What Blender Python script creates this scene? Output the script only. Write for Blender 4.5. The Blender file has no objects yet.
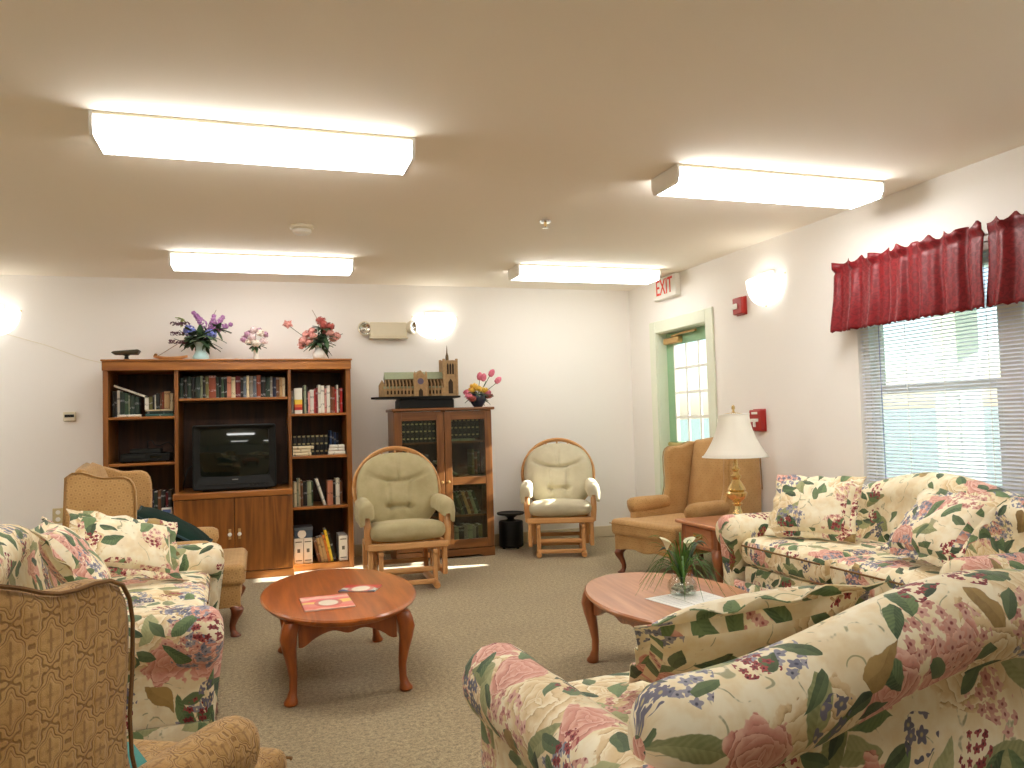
import bpy, bmesh, math, random
from mathutils import Vector, Matrix, noise as mnoise
rnd = random.Random(7)
SC = bpy.context.scene
COL = SC.collection
PI = math.pi
R = math.radians

# ------------------------------------------------------------------ node helpers
def new_mat(name):
    m = bpy.data.materials.new(name); m.use_nodes = True
    nt = m.node_tree; nt.nodes.clear()
    out = nt.nodes.new('ShaderNodeOutputMaterial')
    return m, nt, out

class G:
    """tiny wrapper that wires nodes"""
    def __init__(s, nt): s.nt = nt
    def n(s, typ, ins=None, **props):
        nd = s.nt.nodes.new(typ)
        for k, v in props.items(): setattr(nd, k, v)
        for k, v in (ins or {}).items(): s.set(nd.inputs[k], v)
        return nd
    def set(s, sock, v):
        if isinstance(v, bpy.types.NodeSocket): s.nt.links.new(v, sock)
        elif isinstance(v, bpy.types.Node): s.nt.links.new(v.outputs[0], sock)
        else:
            if isinstance(v, tuple) and len(v) == 3 and sock.type == 'RGBA': v = v + (1,)
            sock.default_value = v
    def m(s, op, a, b=None, c=None, clamp=False):
        nd = s.nt.nodes.new('ShaderNodeMath'); nd.operation = op; nd.use_clamp = clamp
        s.set(nd.inputs[0], a)
        if b is not None: s.set(nd.inputs[1], b)
        if c is not None: s.set(nd.inputs[2], c)
        return nd.outputs[0]
    def v(s, op, a, b=None):
        nd = s.nt.nodes.new('ShaderNodeVectorMath'); nd.operation = op
        s.set(nd.inputs[0], a)
        if b is not None:
            s.set(nd.inputs[3 if op == 'SCALE' else 1], b)
        return nd.outputs[1] if op in ('LENGTH', 'DOT_PRODUCT', 'DISTANCE') else nd.outputs[0]
    def ss(s, x, lo, hi, a=0.0, b=1.0):
        nd = s.nt.nodes.new('ShaderNodeMapRange'); nd.interpolation_type = 'SMOOTHSTEP'
        for i, q in enumerate((x, lo, hi, a, b)): s.set(nd.inputs[i], q)
        return nd.outputs[0]
    def mix(s, f, a, b):
        nd = s.nt.nodes.new('ShaderNodeMix'); nd.data_type = 'RGBA'
        s.set(nd.inputs[0], f); s.set(nd.inputs[6], a); s.set(nd.inputs[7], b)
        return nd.outputs[2]
    def sep(s, x):
        nd = s.nt.nodes.new('ShaderNodeSeparateXYZ'); s.set(nd.inputs[0], x); return nd.outputs
    def comb(s, x, y, z=0.0):
        nd = s.nt.nodes.new('ShaderNodeCombineXYZ')
        for i, q in enumerate((x, y, z)): s.set(nd.inputs[i], q)
        return nd.outputs[0]
    def noise(s, vec, scale, detail=2.0, rough=.5, dim='3D'):
        nd = s.n('ShaderNodeTexNoise', {'Vector': vec, 'Scale': scale, 'Detail': detail, 'Roughness': rough}, noise_dimensions=dim)
        return nd.outputs
    def bsdf(s, out, color, rough=.6, metal=0.0, bump=None, bstr=.3, bdist=.01, spec=.5, **kw):
        p = s.n('ShaderNodeBsdfPrincipled')
        s.set(p.inputs['Base Color'], color); s.set(p.inputs['Roughness'], rough)
        s.set(p.inputs['Metallic'], metal); s.set(p.inputs['Specular IOR Level'], spec)
        for k, v in kw.items(): s.set(p.inputs[k.replace('_', ' ')], v)
        if bump is not None:
            b = s.n('ShaderNodeBump', {'Strength': bstr, 'Distance': bdist, 'Height': bump})
            s.set(p.inputs['Normal'], b)
        s.nt.links.new(p.outputs[0], out.inputs[0])
        return p

def srgb(r, g, b):
    f = lambda c: (c/255/12.92) if c/255 <= .04045 else ((c/255+.055)/1.055)**2.4
    return (f(r), f(g), f(b))

def plain(name, col, rough=.55, metal=0.0, var=.06, bump=0.0, scale=30, spec=.5, **kw):
    m, nt, out = new_mat(name); g = G(nt)
    tc = g.n('ShaderNodeTexCoord')
    nz = g.noise(tc.outputs['Object'], scale, 3)
    f = g.m('MULTIPLY_ADD', nz[0], 2*var, 1-var)
    rgb = g.n('ShaderNodeRGB'); rgb.outputs[0].default_value = tuple(col) + (1,)
    c = g.v('SCALE', rgb.outputs[0], f)
    g.bsdf(out, c, rough, metal, bump=nz[0] if bump else None, bstr=bump, bdist=.004, spec=spec, **kw)
    return m

def emis(name, col, strength):
    m, nt, out = new_mat(name); g = G(nt)
    e = g.n('ShaderNodeEmission', {'Color': col, 'Strength': strength})
    nt.links.new(e.outputs[0], out.inputs[0]); return m

def wood(name, c1, c2, axis='X', scale=1.0, rough=.38, coat=.15):
    """stretched grain along AXIS in object space"""
    m, nt, out = new_mat(name); g = G(nt)
    tc = g.n('ShaderNodeTexCoord')
    s = {'X': (2.2, 26, 26), 'Y': (26, 2.2, 26), 'Z': (26, 26, 2.2)}[axis]
    mp = g.v('MULTIPLY', tc.outputs['Object'], tuple(q*scale for q in s))
    n1 = g.noise(mp, 1.0, 5, .6)
    mp2 = g.v('MULTIPLY', tc.outputs['Object'], tuple(q*scale*.22 for q in s))
    n2 = g.noise(mp2, 1.0, 2, .5)
    rings = g.m('FRACT', g.m('MULTIPLY', n2[0], 9.0))
    rings = g.ss(g.m('ABSOLUTE', g.m('SUBTRACT', rings, .5)), .1, .5)
    f = g.m('ADD', g.m('MULTIPLY', n1[0], .95), g.m('MULTIPLY', rings, .14))
    f = g.ss(f, .22, .85)
    c = g.mix(f, c2, c1)
    g.bsdf(out, c, rough, bump=n1[0], bstr=.12, bdist=.002, Coat_Weight=coat, Coat_Roughness=.2)
    return m

# ------------------------------------------------------------------ fabrics
def floral(name):
    m, nt, out = new_mat(name); g = G(nt)
    uv = g.n('ShaderNodeUVMap').outputs[0]
    wob = g.noise(uv, 7.0, 2, .5, '2D')
    P = g.v('ADD', uv, g.v('SCALE', g.v('SUBTRACT', wob[1], (.5, .5, .5)), .05))
    def cell(scale, off, rand=.85):
        q = g.v('ADD', g.v('SCALE', P, scale), (off, off*1.7, 0))
        vo = g.n('ShaderNodeTexVoronoi', {'Vector': q, 'Scale': 1.0, 'Randomness': rand}, voronoi_dimensions='2D', feature='F1')
        d = g.v('SUBTRACT', q, vo.outputs['Position'])
        cs = g.n('ShaderNodeSeparateColor', {'Color': vo.outputs['Color']}).outputs
        return d, cs, vo.outputs['Distance']
    fine = g.noise(uv, 60.0, 3, .6, '2D')[0]
    med = g.noise(uv, 18.0, 3, .6, '2D')[0]
    col = g.mix(g.ss(med, .3, .75), srgb(250, 240, 212), srgb(240, 222, 182))
    # pale tan shadow foliage printed into the ground
    bg = g.noise(uv, 5.5, 3, .55, '2D')[0]
    col = g.mix(g.m('MULTIPLY', g.ss(bg, .54, .62), .32), col, srgb(214, 186, 134))
    # thin stems
    st = g.noise(uv, 8.0, 1, .5, '2D')[0]
    stem = g.m('MULTIPLY', g.ss(g.m('ABSOLUTE', g.m('SUBTRACT', st, .5)), .011, .004), g.ss(med, .46, .56))
    col = g.mix(g.m('MULTIPLY', stem, .65), col, srgb(112, 122, 78))
    def rose(col, scale, off, thr, R0, ca, cb, cc, k=9.0, lobes=5.0):
        d, cs, dist = cell(scale, off)
        x, y, _ = g.sep(d)
        th = g.m('ARCTAN2', y, x)
        r = g.m('SQRT', g.m('ADD', g.m('MULTIPLY', x, x), g.m('MULTIPLY', y, y)))
        w1 = g.m('SINE', g.m('ADD', g.m('MULTIPLY', th, lobes), g.m('MULTIPLY', cs[2], 40.0)))
        rim = g.m('ADD', R0, g.m('MULTIPLY', w1, R0*.13))
        rim = g.m('ADD', rim, g.m('MULTIPLY', g.m('SUBTRACT', med, .5), .34))
        mask = g.m('MULTIPLY', g.ss(g.m('SUBTRACT', rim, r), 0.0, .025), g.m('LESS_THAN', cs[1], thr))
        rk = g.m('MULTIPLY', g.m('ADD', r, g.m('MULTIPLY', g.m('SUBTRACT', med, .5), .16)), k)
        r0 = g.m('FLOOR', rk)
        wob_ = g.m('ABSOLUTE', g.m('SINE', g.m('MULTIPLY_ADD', th, 1.5, g.m('MULTIPLY', r0, 2.4))))
        rk2 = g.m('ADD', rk, g.m('MULTIPLY', wob_, .9))
        pet = g.m('FRACT', rk2)
        pet = g.m('ADD', g.m('MULTIPLY', pet, .78), g.m('MULTIPLY', fine, .4))
        c = g.mix(g.ss(pet, .08, .42), cc, cb)
        c = g.mix(g.ss(pet, .40, 1.0), c, ca)
        c = g.mix(g.m('MULTIPLY', g.ss(bg, .45, .62), .45), c, cb)
        return g.mix(mask, col, c)
    def leaf(col, scale, off, thr, L, W, dark, light, veins=True):
        d, cs, dist = cell(scale, off, .9)
        rot = g.n('ShaderNodeVectorRotate', {'Vector': d, 'Angle': g.m('MULTIPLY', cs[0], 6.283)}, rotation_type='Z_AXIS')
        x, y, _ = g.sep(rot.outputs[0])
        t = g.m('DIVIDE', x, L)
        w = g.m('MULTIPLY', g.m('SUBTRACT', 1.0, g.m('MULTIPLY', t, t)), g.m('MULTIPLY_ADD', t, .35*W, W))
        ay = g.m('ABSOLUTE', g.m('ADD', y, g.m('MULTIPLY', g.m('MULTIPLY', t, t), .08)))
        w = g.m('ADD', w, g.m('MULTIPLY', g.m('SUBTRACT', med, .5), .12))
        mask = g.m('MULTIPLY', g.ss(g.m('SUBTRACT', w, ay), 0.0, .02), g.m('LESS_THAN', cs[1], thr))
        f = g.m('ADD', g.m('MULTIPLY', cs[2], .5), g.m('MULTIPLY', g.m('ADD', med, fine), .34))
        f = g.m('ADD', f, g.m('MULTIPLY', g.m('GREATER_THAN', y, 0.0), .18))
        if veins:
            vn = g.m('SINE', g.m('MULTIPLY', g.m('SUBTRACT', x, g.m('MULTIPLY', ay, .8)), 70.0))
            f = g.m('ADD', f, g.m('MULTIPLY', vn, .07))
        c = g.mix(g.ss(f, .2, 1.0), dark, light)
        return g.mix(mask, col, c)
    def sprig(col, bscale, boff, bthr, bR, sscale, soff, sR, ca, cb, cc):
        """clusters of small blossoms"""
        d, cs, dist = cell(bscale, boff)
        rr = g.m('ADD', dist, g.m('MULTIPLY', g.m('SUBTRACT', bg, .5), .5))
        big = g.m('MULTIPLY', g.m('LESS_THAN', rr, bR), g.m('LESS_THAN', cs[1], bthr))
        d2, c2, dd = cell(sscale, soff, .8)
        x, y, _ = g.sep(d2)
        th = g.m('ARCTAN2', y, x)
        lob = g.m('MULTIPLY_ADD', g.m('SINE', g.m('MULTIPLY_ADD', th, 5.0, g.m('MULTIPLY', c2[0], 20.0))), sR*.22, sR)
        blo = g.m('MULTIPLY', g.ss(g.m('SUBTRACT', lob, dd), 0.0, .06), big)
        c = g.mix(c2[1], ca, cb)
        c = g.mix(g.ss(dd, .16, .06), c, cc)
        return g.mix(blo, col, c)
    col = rose(col, 3.3, 3.3, .62, .42, srgb(250, 238, 210), srgb(228, 203, 156), srgb(176, 140, 92), 9.0, 5.0)
    col = leaf(col, 6.4, 11.2, .34, .50, .19, srgb(128, 134, 88), srgb(178, 178, 130))
    col = rose(col, 4.6, 7.9, .24, .38, srgb(240, 200, 180), srgb(216, 152, 134), srgb(168, 90, 84), 9.0, 7.0)
    col = sprig(col, 4.8, 23.1, .36, .38, 34.0, 2.0, .44, srgb(118, 120, 138), srgb(164, 160, 170), srgb(78, 80, 98))
    col = sprig(col, 5.0, 57.0, .26, .36, 32.0, 9.0, .42, srgb(202, 142, 126), srgb(228, 186, 168), srgb(150, 74, 74))
    col = leaf(col, 9.0, 31.5, .38, .56, .22, srgb(52, 76, 50), srgb(118, 140, 94))
    col = leaf(col, 12.0, 40.1, .30, .56, .20, srgb(46, 64, 46), srgb(106, 124, 86), False)
    col = leaf(col, 7.2, 64.3, .14, .50, .20, srgb(120, 92, 46), srgb(176, 146, 88), False)
    col = sprig(col, 7.0, 71.0, .22, .34, 42.0, 4.0, .40, srgb(132, 42, 50), srgb(172, 82, 80), srgb(84, 24, 34))
    col = sprig(col, 5.6, 91.0, .16, .28, 27.0, 14.0, .46, srgb(88, 90, 106), srgb(122, 118, 136), srgb(196, 180, 130))
    weave = g.noise(uv, 900.0, 1, .5, '2D')[0]
    wr = g.noise(uv, 9.0, 2, .5, '2D')[0]
    h = g.m('ADD', g.m('MULTIPLY', weave, .06), wr)
    g.bsdf(out, col, .62, bump=h, bstr=.35, bdist=.025, spec=.35, Sheen_Weight=.1)
    return m

def damask(name, pitch=.070):
    """tan upholstery with an interlaced scallop-and-star weave"""
    m, nt, out = new_mat(name); g = G(nt)
    uv = g.n('ShaderNodeUVMap').outputs[0]
    wob = g.noise(uv, 30.0, 1, .5, '2D')
    P = g.v('ADD', uv, g.v('SCALE', g.v('SUBTRACT', wob[1], (.5, .5, .5)), .0022))
    q = g.v('SCALE', P, 6.2832/pitch)
    u, v_, _ = g.sep(q)
    v_ = g.m('MULTIPLY', v_, .86)
    cu, cv = g.m('COSINE', u), g.m('COSINE', v_)
    s2 = g.m('MULTIPLY', g.m('COSINE', g.m('MULTIPLY', u, 2.0)), g.m('COSINE', g.m('MULTIPLY', v_, 2.0)))
    scal = g.m('MULTIPLY', g.m('SINE', g.m('MULTIPLY', g.m('ADD', u, v_), 2.0)), g.m('SINE', g.m('MULTIPLY', g.m('SUBTRACT', u, v_), 2.0)))
    F = g.m('ADD', g.m('ADD', cu, cv), g.m('ADD', g.m('MULTIPLY', s2, .30), g.m('MULTIPLY', scal, .34)))
    aF = g.m('ABSOLUTE', F)
    line = g.m('MAXIMUM', g.ss(g.m('ABSOLUTE', g.m('SUBTRACT', aF, .34)), .20, .06), g.m('MULTIPLY', g.ss(g.m('ABSOLUTE', g.m('SUBTRACT', aF, .95)), .14, .04), .55))
    d = g.m('SUBTRACT', 1.0, g.m('MULTIPLY', aF, .5))
    diag = g.m('MINIMUM', g.m('ABSOLUTE', g.m('SINE', u)), g.m('ABSOLUTE', g.m('SINE', v_)))
    star = g.m('MULTIPLY', g.ss(aF, 1.25, 1.7), g.ss(diag, .34, .08))
    fine = g.noise(uv, 500.0, 2, .6, '2D')[0]
    med = g.noise(uv, 14.0, 2, .5, '2D')[0]
    base = g.mix(g.ss(med, .25, .8), srgb(196, 156, 96), srgb(178, 136, 78))
    base = g.mix(g.m('MULTIPLY', g.ss(fine, .35, .75), .35), base, srgb(150, 110, 60))
    c = g.mix(g.m('MULTIPLY', line, .75), base, srgb(122, 84, 40))
    c = g.mix(g.m('MULTIPLY', star, .60), c, srgb(118, 80, 42))
    h = g.m('ADD', g.m('SUBTRACT', g.m('MULTIPLY', g.ss(d, .7, .1), .6), g.m('MULTIPLY', line, .6)), g.m('MULTIPLY', fine, .2))
    g.bsdf(out, c, .75, bump=h, bstr=.5, bdist=.006, spec=.3, Sheen_Weight=.15)
    return m

def tanchair(name):
    """tan wing-chair cloth with small scattered dots"""
    m, nt, out = new_mat(name); g = G(nt)
    uv = g.n('ShaderNodeUVMap').outputs[0]
    q = g.v('SCALE', uv, 1/.042)
    f1 = g.v('LENGTH', g.v('SUBTRACT', g.v('FRACTION', q), (.5, .5, 0)))
    f2 = g.v('LENGTH', g.v('SUBTRACT', g.v('FRACTION', g.v('ADD', q, (.5, .5, 0))), (.5, .5, 0)))
    d = g.m('MINIMUM', f1, f2)
    dot = g.ss(d, .17, .08)
    ring = g.ss(g.m('ABSOLUTE', g.m('SUBTRACT', d, .36)), .06, .02)
    fine = g.noise(uv, 420.0, 2, .6, '2D')[0]
    med = g.noise(uv, 11.0, 2, .5, '2D')[0]
    base = g.mix(g.ss(med, .25, .8), srgb(200, 160, 104), srgb(188, 146, 90))
    base = g.mix(g.m('MULTIPLY', g.ss(fine, .35, .75), .3), base, srgb(156, 112, 60))
    c = g.mix(g.m('MULTIPLY', ring, .28), base, srgb(146, 104, 56))
    c = g.mix(g.m('MULTIPLY', dot, .45), c, srgb(122, 80, 44))
    g.bsdf(out, c, .75, bump=g.m('ADD', g.m('MULTIPLY', fine, .3), g.m('MULTIPLY', ring, -.3)), bstr=.35, bdist=.004, spec=.3, Sheen_Weight=.15)
    return m

def cloth(name, c1, c2, scale=400, rough=.8, bstr=.25, sheen=.08):
    m, nt, out = new_mat(name); g = G(nt)
    tc = g.n('ShaderNodeTexCoord').outputs['Object']
    fine = g.noise(tc, scale, 2, .6)[0]; med = g.noise(tc, 9.0, 3, .5)[0]
    f = g.m('ADD', g.m('MULTIPLY', fine, .5), g.m('MULTIPLY', med, .5))
    c = g.mix(g.ss(f, .3, .7), c1, c2)
    g.bsdf(out, c, rough, bump=g.m('ADD', fine, g.m('MULTIPLY', med, 2.0)), bstr=bstr, bdist=.004, spec=.3, Sheen_Weight=sheen)
    return m

def carpet_mat():
    m, nt, out = new_mat('carpet'); g = G(nt)
    tc = g.n('ShaderNodeTexCoord').outputs['Object']
    a = g.noise(tc, 150.0, 3, .7)[0]; b = g.noise(tc, 55.0, 3, .65)[0]; c0 = g.noise(tc, 2.2, 3, .55)[0]
    f = g.m('ADD', g.m('MULTIPLY', a, .55), g.m('MULTIPLY', b, .45))
    c = g.mix(g.ss(f, .36, .64), srgb(120, 105, 80), srgb(190, 171, 134))
    c = g.mix(g.m('MULTIPLY', g.ss(c0, .35, .7), .22), c, srgb(132, 118, 96))
    g.bsdf(out, c, .95, bump=f, bstr=.6, bdist=.008, spec=.1, Sheen_Weight=.2)
    return m

def wall_mat(name, col, bump=.05, scale=220):
    m, nt, out = new_mat(name); g = G(nt)
    tc = g.n('ShaderNodeTexCoord').outputs['Object']
    a = g.noise(tc, scale, 3, .6)[0]; b = g.noise(tc, 1.3, 3, .5)[0]
    c = g.mix(g.m('MULTIPLY', b, .25), col, tuple(q*.93 for q in col))
    c = g.mix(g.m('MULTIPLY', a, .10), c, tuple(q*.85 for q in col))
    g.bsdf(out, c, .85, bump=a, bstr=bump, bdist=.003, spec=.2)
    return m

def valance_mat():
    m, nt, out = new_mat('red_damask'); g = G(nt)
    uv = g.n('ShaderNodeUVMap').outputs[0]
    q = g.v('SCALE', uv, 1/.07)
    wob = g.noise(uv, 40.0, 2, .5, '2D')
    q = g.v('ADD', q, g.v('SCALE', wob[1], .5))
    d = g.v('LENGTH', g.v('SUBTRACT', g.v('FRACTION', q), (.5, .5, 0)))
    pat = g.m('SINE', g.m('MULTIPLY', d, 22.0))
    pat = g.ss(pat, -.1, .3)
    c = g.mix(pat, srgb(124, 18, 24), srgb(104, 11, 17))
    rg = g.m('MULTIPLY_ADD', pat, .18, .36)
    g.bsdf(out, c, rg, bump=pat, bstr=.1, bdist=.002, Sheen_Weight=.08, spec=.3)
    return m

def glass(name, tint=(.9, .95, .93), rough=.0):
    """thin architectural pane: mostly clear with a mirror-like fresnel coat"""
    m, nt, out = new_mat(name); g = G(nt)
    tr = g.n('ShaderNodeBsdfTransparent', {'Color': tint})
    gl = g.n('ShaderNodeBsdfGlossy', {'Roughness': rough + .02})
    lw = g.n('ShaderNodeLayerWeight', {'Blend': .5})
    fac = g.m('MULTIPLY_ADD', g.m('POWER', lw.outputs['Facing'], 4.0), .55, .045)
    mx = g.n('ShaderNodeMixShader', {0: fac})
    nt.links.new(tr.outputs[0], mx.inputs[1]); nt.links.new(gl.outputs[0], mx.inputs[2])
    nt.links.new(mx.outputs[0], out.inputs[0]); return m

def translucent(name, col, t=.35, rough=.6):
    m, nt, out = new_mat(name); g = G(nt)
    d = g.n('ShaderNodeBsdfDiffuse', {'Color': col}); tr = g.n('ShaderNodeBsdfTranslucent', {'Color': col})
    mx = g.n('ShaderNodeMixShader', {0: t})
    nt.links.new(d.outputs[0], mx.inputs[1]); nt.links.new(tr.outputs[0], mx.inputs[2])
    nt.links.new(mx.outputs[0], out.inputs[0]); return m

# ------------------------------------------------------------------ mesh builder
class MB:
    def __init__(s): s.v = []; s.f = []; s.uv = {}; s.mi = {}; s.cur = 0
    def face(s, idx, uv=None):
        if uv: s.uv[len(s.f)] = uv
        if s.cur: s.mi[len(s.f)] = s.cur
        s.f.append(tuple(idx))
    def box(s, x0, x1, y0, y1, z0, z1, M=None):
        b = len(s.v)
        for x, y, z in ((x0,y0,z0),(x1,y0,z0),(x1,y1,z0),(x0,y1,z0),(x0,y0,z1),(x1,y0,z1),(x1,y1,z1),(x0,y1,z1)):
            p = Vector((x, y, z)); s.v.append(M @ p if M else p)
        for q in ((0,3,2,1),(4,5,6,7),(0,1,5,4),(1,2,6,5),(2,3,7,6),(3,0,4,7)): s.face([b+i for i in q])
        return s
    def rings(s, rings, closed=True, cap=True, uv=None, loop=False):
        """loft; uv = (u per ring, v per point (n+1 if closed)) in metres"""
        b = len(s.v); n = len(rings[0]); k = len(rings)
        for r in rings: s.v.extend(Vector(p) for p in r)
        m = n if closed else n-1
        for i in range(k if loop else k-1):
            i2 = (i+1) % k
            for j in range(m):
                j2 = (j+1) % n
                u = None
                if uv:
                    U, V = uv
                    vr = V[i] if isinstance(V[0], (list, tuple)) else V
                    vr2 = V[i2] if isinstance(V[0], (list, tuple)) else V
                    u = [(U[i], vr[j]), (U[i], vr[j+1]), (U[i+1], vr2[j+1]), (U[i+1], vr2[j])]
                s.face([b+i*n+j, b+i*n+j2, b+i2*n+j2, b+i2*n+j], u)
        if cap and closed and not loop:
            s.face([b+j for j in range(n)][::-1]); s.face([b+(k-1)*n+j for j in range(n)])
        return s
    def lathe(s, prof, n=20, c=(0, 0, 0), M=None, cap=True):
        rg = []
        for r, z in prof:
            ring = []
            for i in range(n):
                p = Vector((c[0]+r*math.cos(2*PI*i/n), c[1]+r*math.sin(2*PI*i/n), c[2]+z))
                ring.append(M @ p if M else p)
            rg.append(ring)
        return s.rings(rg, True, cap)
    def tube(s, pts, r, n=8, cap=True, flat=1.0, up=None):
        pts = [Vector(p) for p in pts]; k = len(pts); rg = []
        ref = None
        for i, p in enumerate(pts):
            t = (pts[min(i+1, k-1)] - pts[max(i-1, 0)]).normalized()
            if ref is None:
                a = Vector(up) if up else (Vector((0, 0, 1)) if abs(t.z) < .9 else Vector((1, 0, 0)))
                ref = (a - t*a.dot(t)).normalized()
            else:
                ref = (ref - t*ref.dot(t)).normalized()
            bn = t.cross(ref)
            rr = r[i] if isinstance(r, (list, tuple)) else r
            rg.append([p + ref*(rr*math.cos(2*PI*j/n)) + bn*(rr*flat*math.sin(2*PI*j/n)) for j in range(n)])
        return s.rings(rg, True, cap)
    def prism(s, poly, a0, a1, axis='y', M=None):
        """extrude a 2D polygon; axis y: poly=(x,z); axis x: poly=(y,z); axis z: poly=(x,y)"""
        def mk(p, a):
            q = {'y': (p[0], a, p[1]), 'x': (a, p[0], p[1]), 'z': (p[0], p[1], a)}[axis]
            return M @ Vector(q) if M else Vector(q)
        return s.rings([[mk(p, a0) for p in poly], [mk(p, a1) for p in poly]])
    def grid(s, fn, nu, nv, uv=False):
        b = len(s.v)
        for i in range(nu+1):
            for j in range(nv+1): s.v.append(Vector(fn(i/nu, j/nv)))
        for i in range(nu):
            for j in range(nv):
                q = [b+i*(nv+1)+j, b+(i+1)*(nv+1)+j, b+(i+1)*(nv+1)+j+1, b+i*(nv+1)+j+1]
                s.face(q)
        return s
    def cushion(s, w, d, h, r, puff=0.0, c=(0, 0, 0), n=10, M=None, pinch=0.0):
        """rounded box with crowned top and bottom"""
        b = len(s.v); keys = {}
        def mk(a, e, f):
            key = (round(a, 5), round(e, 5), round(f, 5))
            if key in keys: return keys[key]
            P = Vector((a*w/2, e*d/2, f*h/2))
            I = Vector((max(-(w/2-r), min(w/2-r, P.x)), max(-(d/2-r), min(d/2-r, P.y)), max(-(h/2-r), min(h/2-r, P.z))))
            D = P - I
            Q = I + D.normalized()*r if D.length > 1e-9 else P
            k = (1-a*a)*(1-e*e)
            Q.z += puff*k*f
            Q += Vector(c)
            keys[key] = len(s.v); s.v.append(M @ Q if M else Q); return keys[key]
        def tt(i):
            x = -1 + 2*i/n
            return math.copysign(abs(x)**.8, x)
        T = [tt(i) for i in range(n+1)]
        for i in range(n):
            for j in range(n):
                a, a2, e, e2 = T[i], T[i+1], T[j], T[j+1]
                s.face([mk(a,e,1), mk(a2,e,1), mk(a2,e2,1), mk(a,e2,1)])
                s.face([mk(a,e,-1), mk(a,e2,-1), mk(a2,e2,-1), mk(a2,e,-1)])
                s.face([mk(a,-1,e), mk(a2,-1,e), mk(a2,-1,e2), mk(a,-1,e2)])
                s.face([mk(a,1,e), mk(a,1,e2), mk(a2,1,e2), mk(a2,1,e)])
                s.face([mk(-1,a,e), mk(-1,a,e2), mk(-1,a2,e2), mk(-1,a2,e)])
                s.face([mk(1,a,e), mk(1,a2,e), mk(1,a2,e2), mk(1,a,e2)])
        return s
    def build(s, name, mat, parent=None, bevel=0.0, seg=2, sub=0, ang=38, loc=None, rz=0.0, flat=False, uvoff=(0, 0), weld=False):
        me = bpy.data.meshes.new(name)
        me.from_pydata([tuple(p) for p in s.v], [], s.f)
        mats = mat if isinstance(mat, (list, tuple)) else [mat]
        for m in mats: me.materials.append(m)
        for i, k in s.mi.items(): me.polygons[i].material_index = k
        uvl = me.uv_layers.new(name='UVMap')
        for p in me.polygons:
            u = s.uv.get(p.index); nx, ny, nz = (abs(q) for q in p.normal)
            for k, li in enumerate(p.loop_indices):
                if u: c = u[k]
                else:
                    co = me.vertices[me.loops[li].vertex_index].co
                    c = (co.x, co.y) if nz >= nx and nz >= ny else ((co.x, co.z) if ny >= nx else (co.y, co.z))
                uvl.data[li].uv = (c[0]+uvoff[0], c[1]+uvoff[1])
        bm = bmesh.new(); bm.from_mesh(me)
        if weld: bmesh.ops.remove_doubles(bm, verts=bm.verts, dist=1e-5)
        bmesh.ops.recalc_face_normals(bm, faces=bm.faces); bm.to_mesh(me); bm.free()
        if not flat:
            me.shade_smooth(); me.set_sharp_from_angle(angle=R(ang))
        o = bpy.data.objects.new(name, me); COL.objects.link(o)
        if parent is not None: o.parent = parent
        if loc is not None: o.location = loc
        if rz: o.rotation_euler.z = rz
        if bevel:
            b = o.modifiers.new('bevel', 'BEVEL'); b.width = bevel; b.segments = seg; b.limit_method = 'ANGLE'; b.angle_limit = R(35)
            b.harden_normals = False
        if sub:
            q = o.modifiers.new('sub', 'SUBSURF'); q.levels = sub; q.render_levels = sub
        return o

def tag(o, label, cat, group=None):
    o['label'] = label; o['category'] = cat
    if group: o['group'] = group
    return o
def thing(name, label, cat, loc=(0, 0, 0), rz=0.0, group=None):
    o = bpy.data.objects.new(name, None); COL.objects.link(o)
    o.empty_display_size = .1
    o.location = loc; o.rotation_euler = (0, 0, rz)
    return tag(o, label, cat, group)
def struct(o): o['kind'] = 'structure'; return o
def copy_tree(o, parent=None):
    c = o.copy(); COL.objects.link(c)
    if parent is not None: c.parent = parent
    for ch in list(o.children): copy_tree(ch, c)
    return c
ORD = ['first','second','third','fourth','fifth','sixth','seventh','eighth','ninth','tenth','eleventh','twelfth','thirteenth','fourteenth','fifteenth','sixteenth','seventeenth','eighteenth','nineteenth','twentieth','twenty-first','twenty-second','twenty-third','twenty-fourth','twenty-fifth','twenty-sixth','twenty-seventh','twenty-eighth','twenty-ninth','thirtieth']
# ------------------------------------------------------------------ materials
M = {}
M['wall'] = wall_mat('wall_paint', srgb(244, 240, 234))
M['ceil'] = wall_mat('ceiling_paint', srgb(250, 243, 230), bump=.15, scale=120)
M['carpet'] = carpet_mat()
M['base'] = plain('baseboard_vinyl', srgb(206, 192, 164), .5)
M['white'] = plain('white_enamel', srgb(240, 238, 230), .4, var=.03)
M['ivory'] = plain('ivory_plastic', srgb(226, 216, 190), .4, var=.03)
M['lamp_side'] = emis('lit_diffuser_edge', (1.0, .995, .965), 9.0)
M['lamp_on'] = emis('lit_diffuser', (1.0, .995, .965), 15.0)
M['lamp_far'] = emis('lit_diffuser_dim', (1.0, .995, .965), 8.5)
M['bulb_on'] = emis('lit_bulb', (1.0, .95, .86), 22.0)
M['sconce_on'] = emis('lit_sconce_glass', (1.0, .95, .86), 2.4)
M['sage'] = plain('sage_green_paint', srgb(150, 190, 150), .5, var=.03)
M['sage_pale'] = plain('pale_sage_paint', srgb(228, 232, 212), .5, var=.03)
M['brass'] = plain('brass', srgb(226, 198, 138), .25, 1.0, var=.05)
M['bronze'] = plain('closer_bronze', srgb(196, 160, 104), .4, .6, var=.05)
M['chrome'] = plain('chrome', srgb(220, 220, 216), .15, 1.0, var=.03)
M['steel'] = plain('grey_steel', srgb(150, 150, 145), .35, .8)
M['red_plastic'] = plain('red_plastic', srgb(164, 34, 28), .35, var=.04)
M['exit_red'] = plain('exit_letter_red', srgb(236, 70, 56), .5, var=.02)
M['black'] = plain('black_plastic', srgb(20, 20, 18), .5, var=.1, spec=.25)
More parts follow.
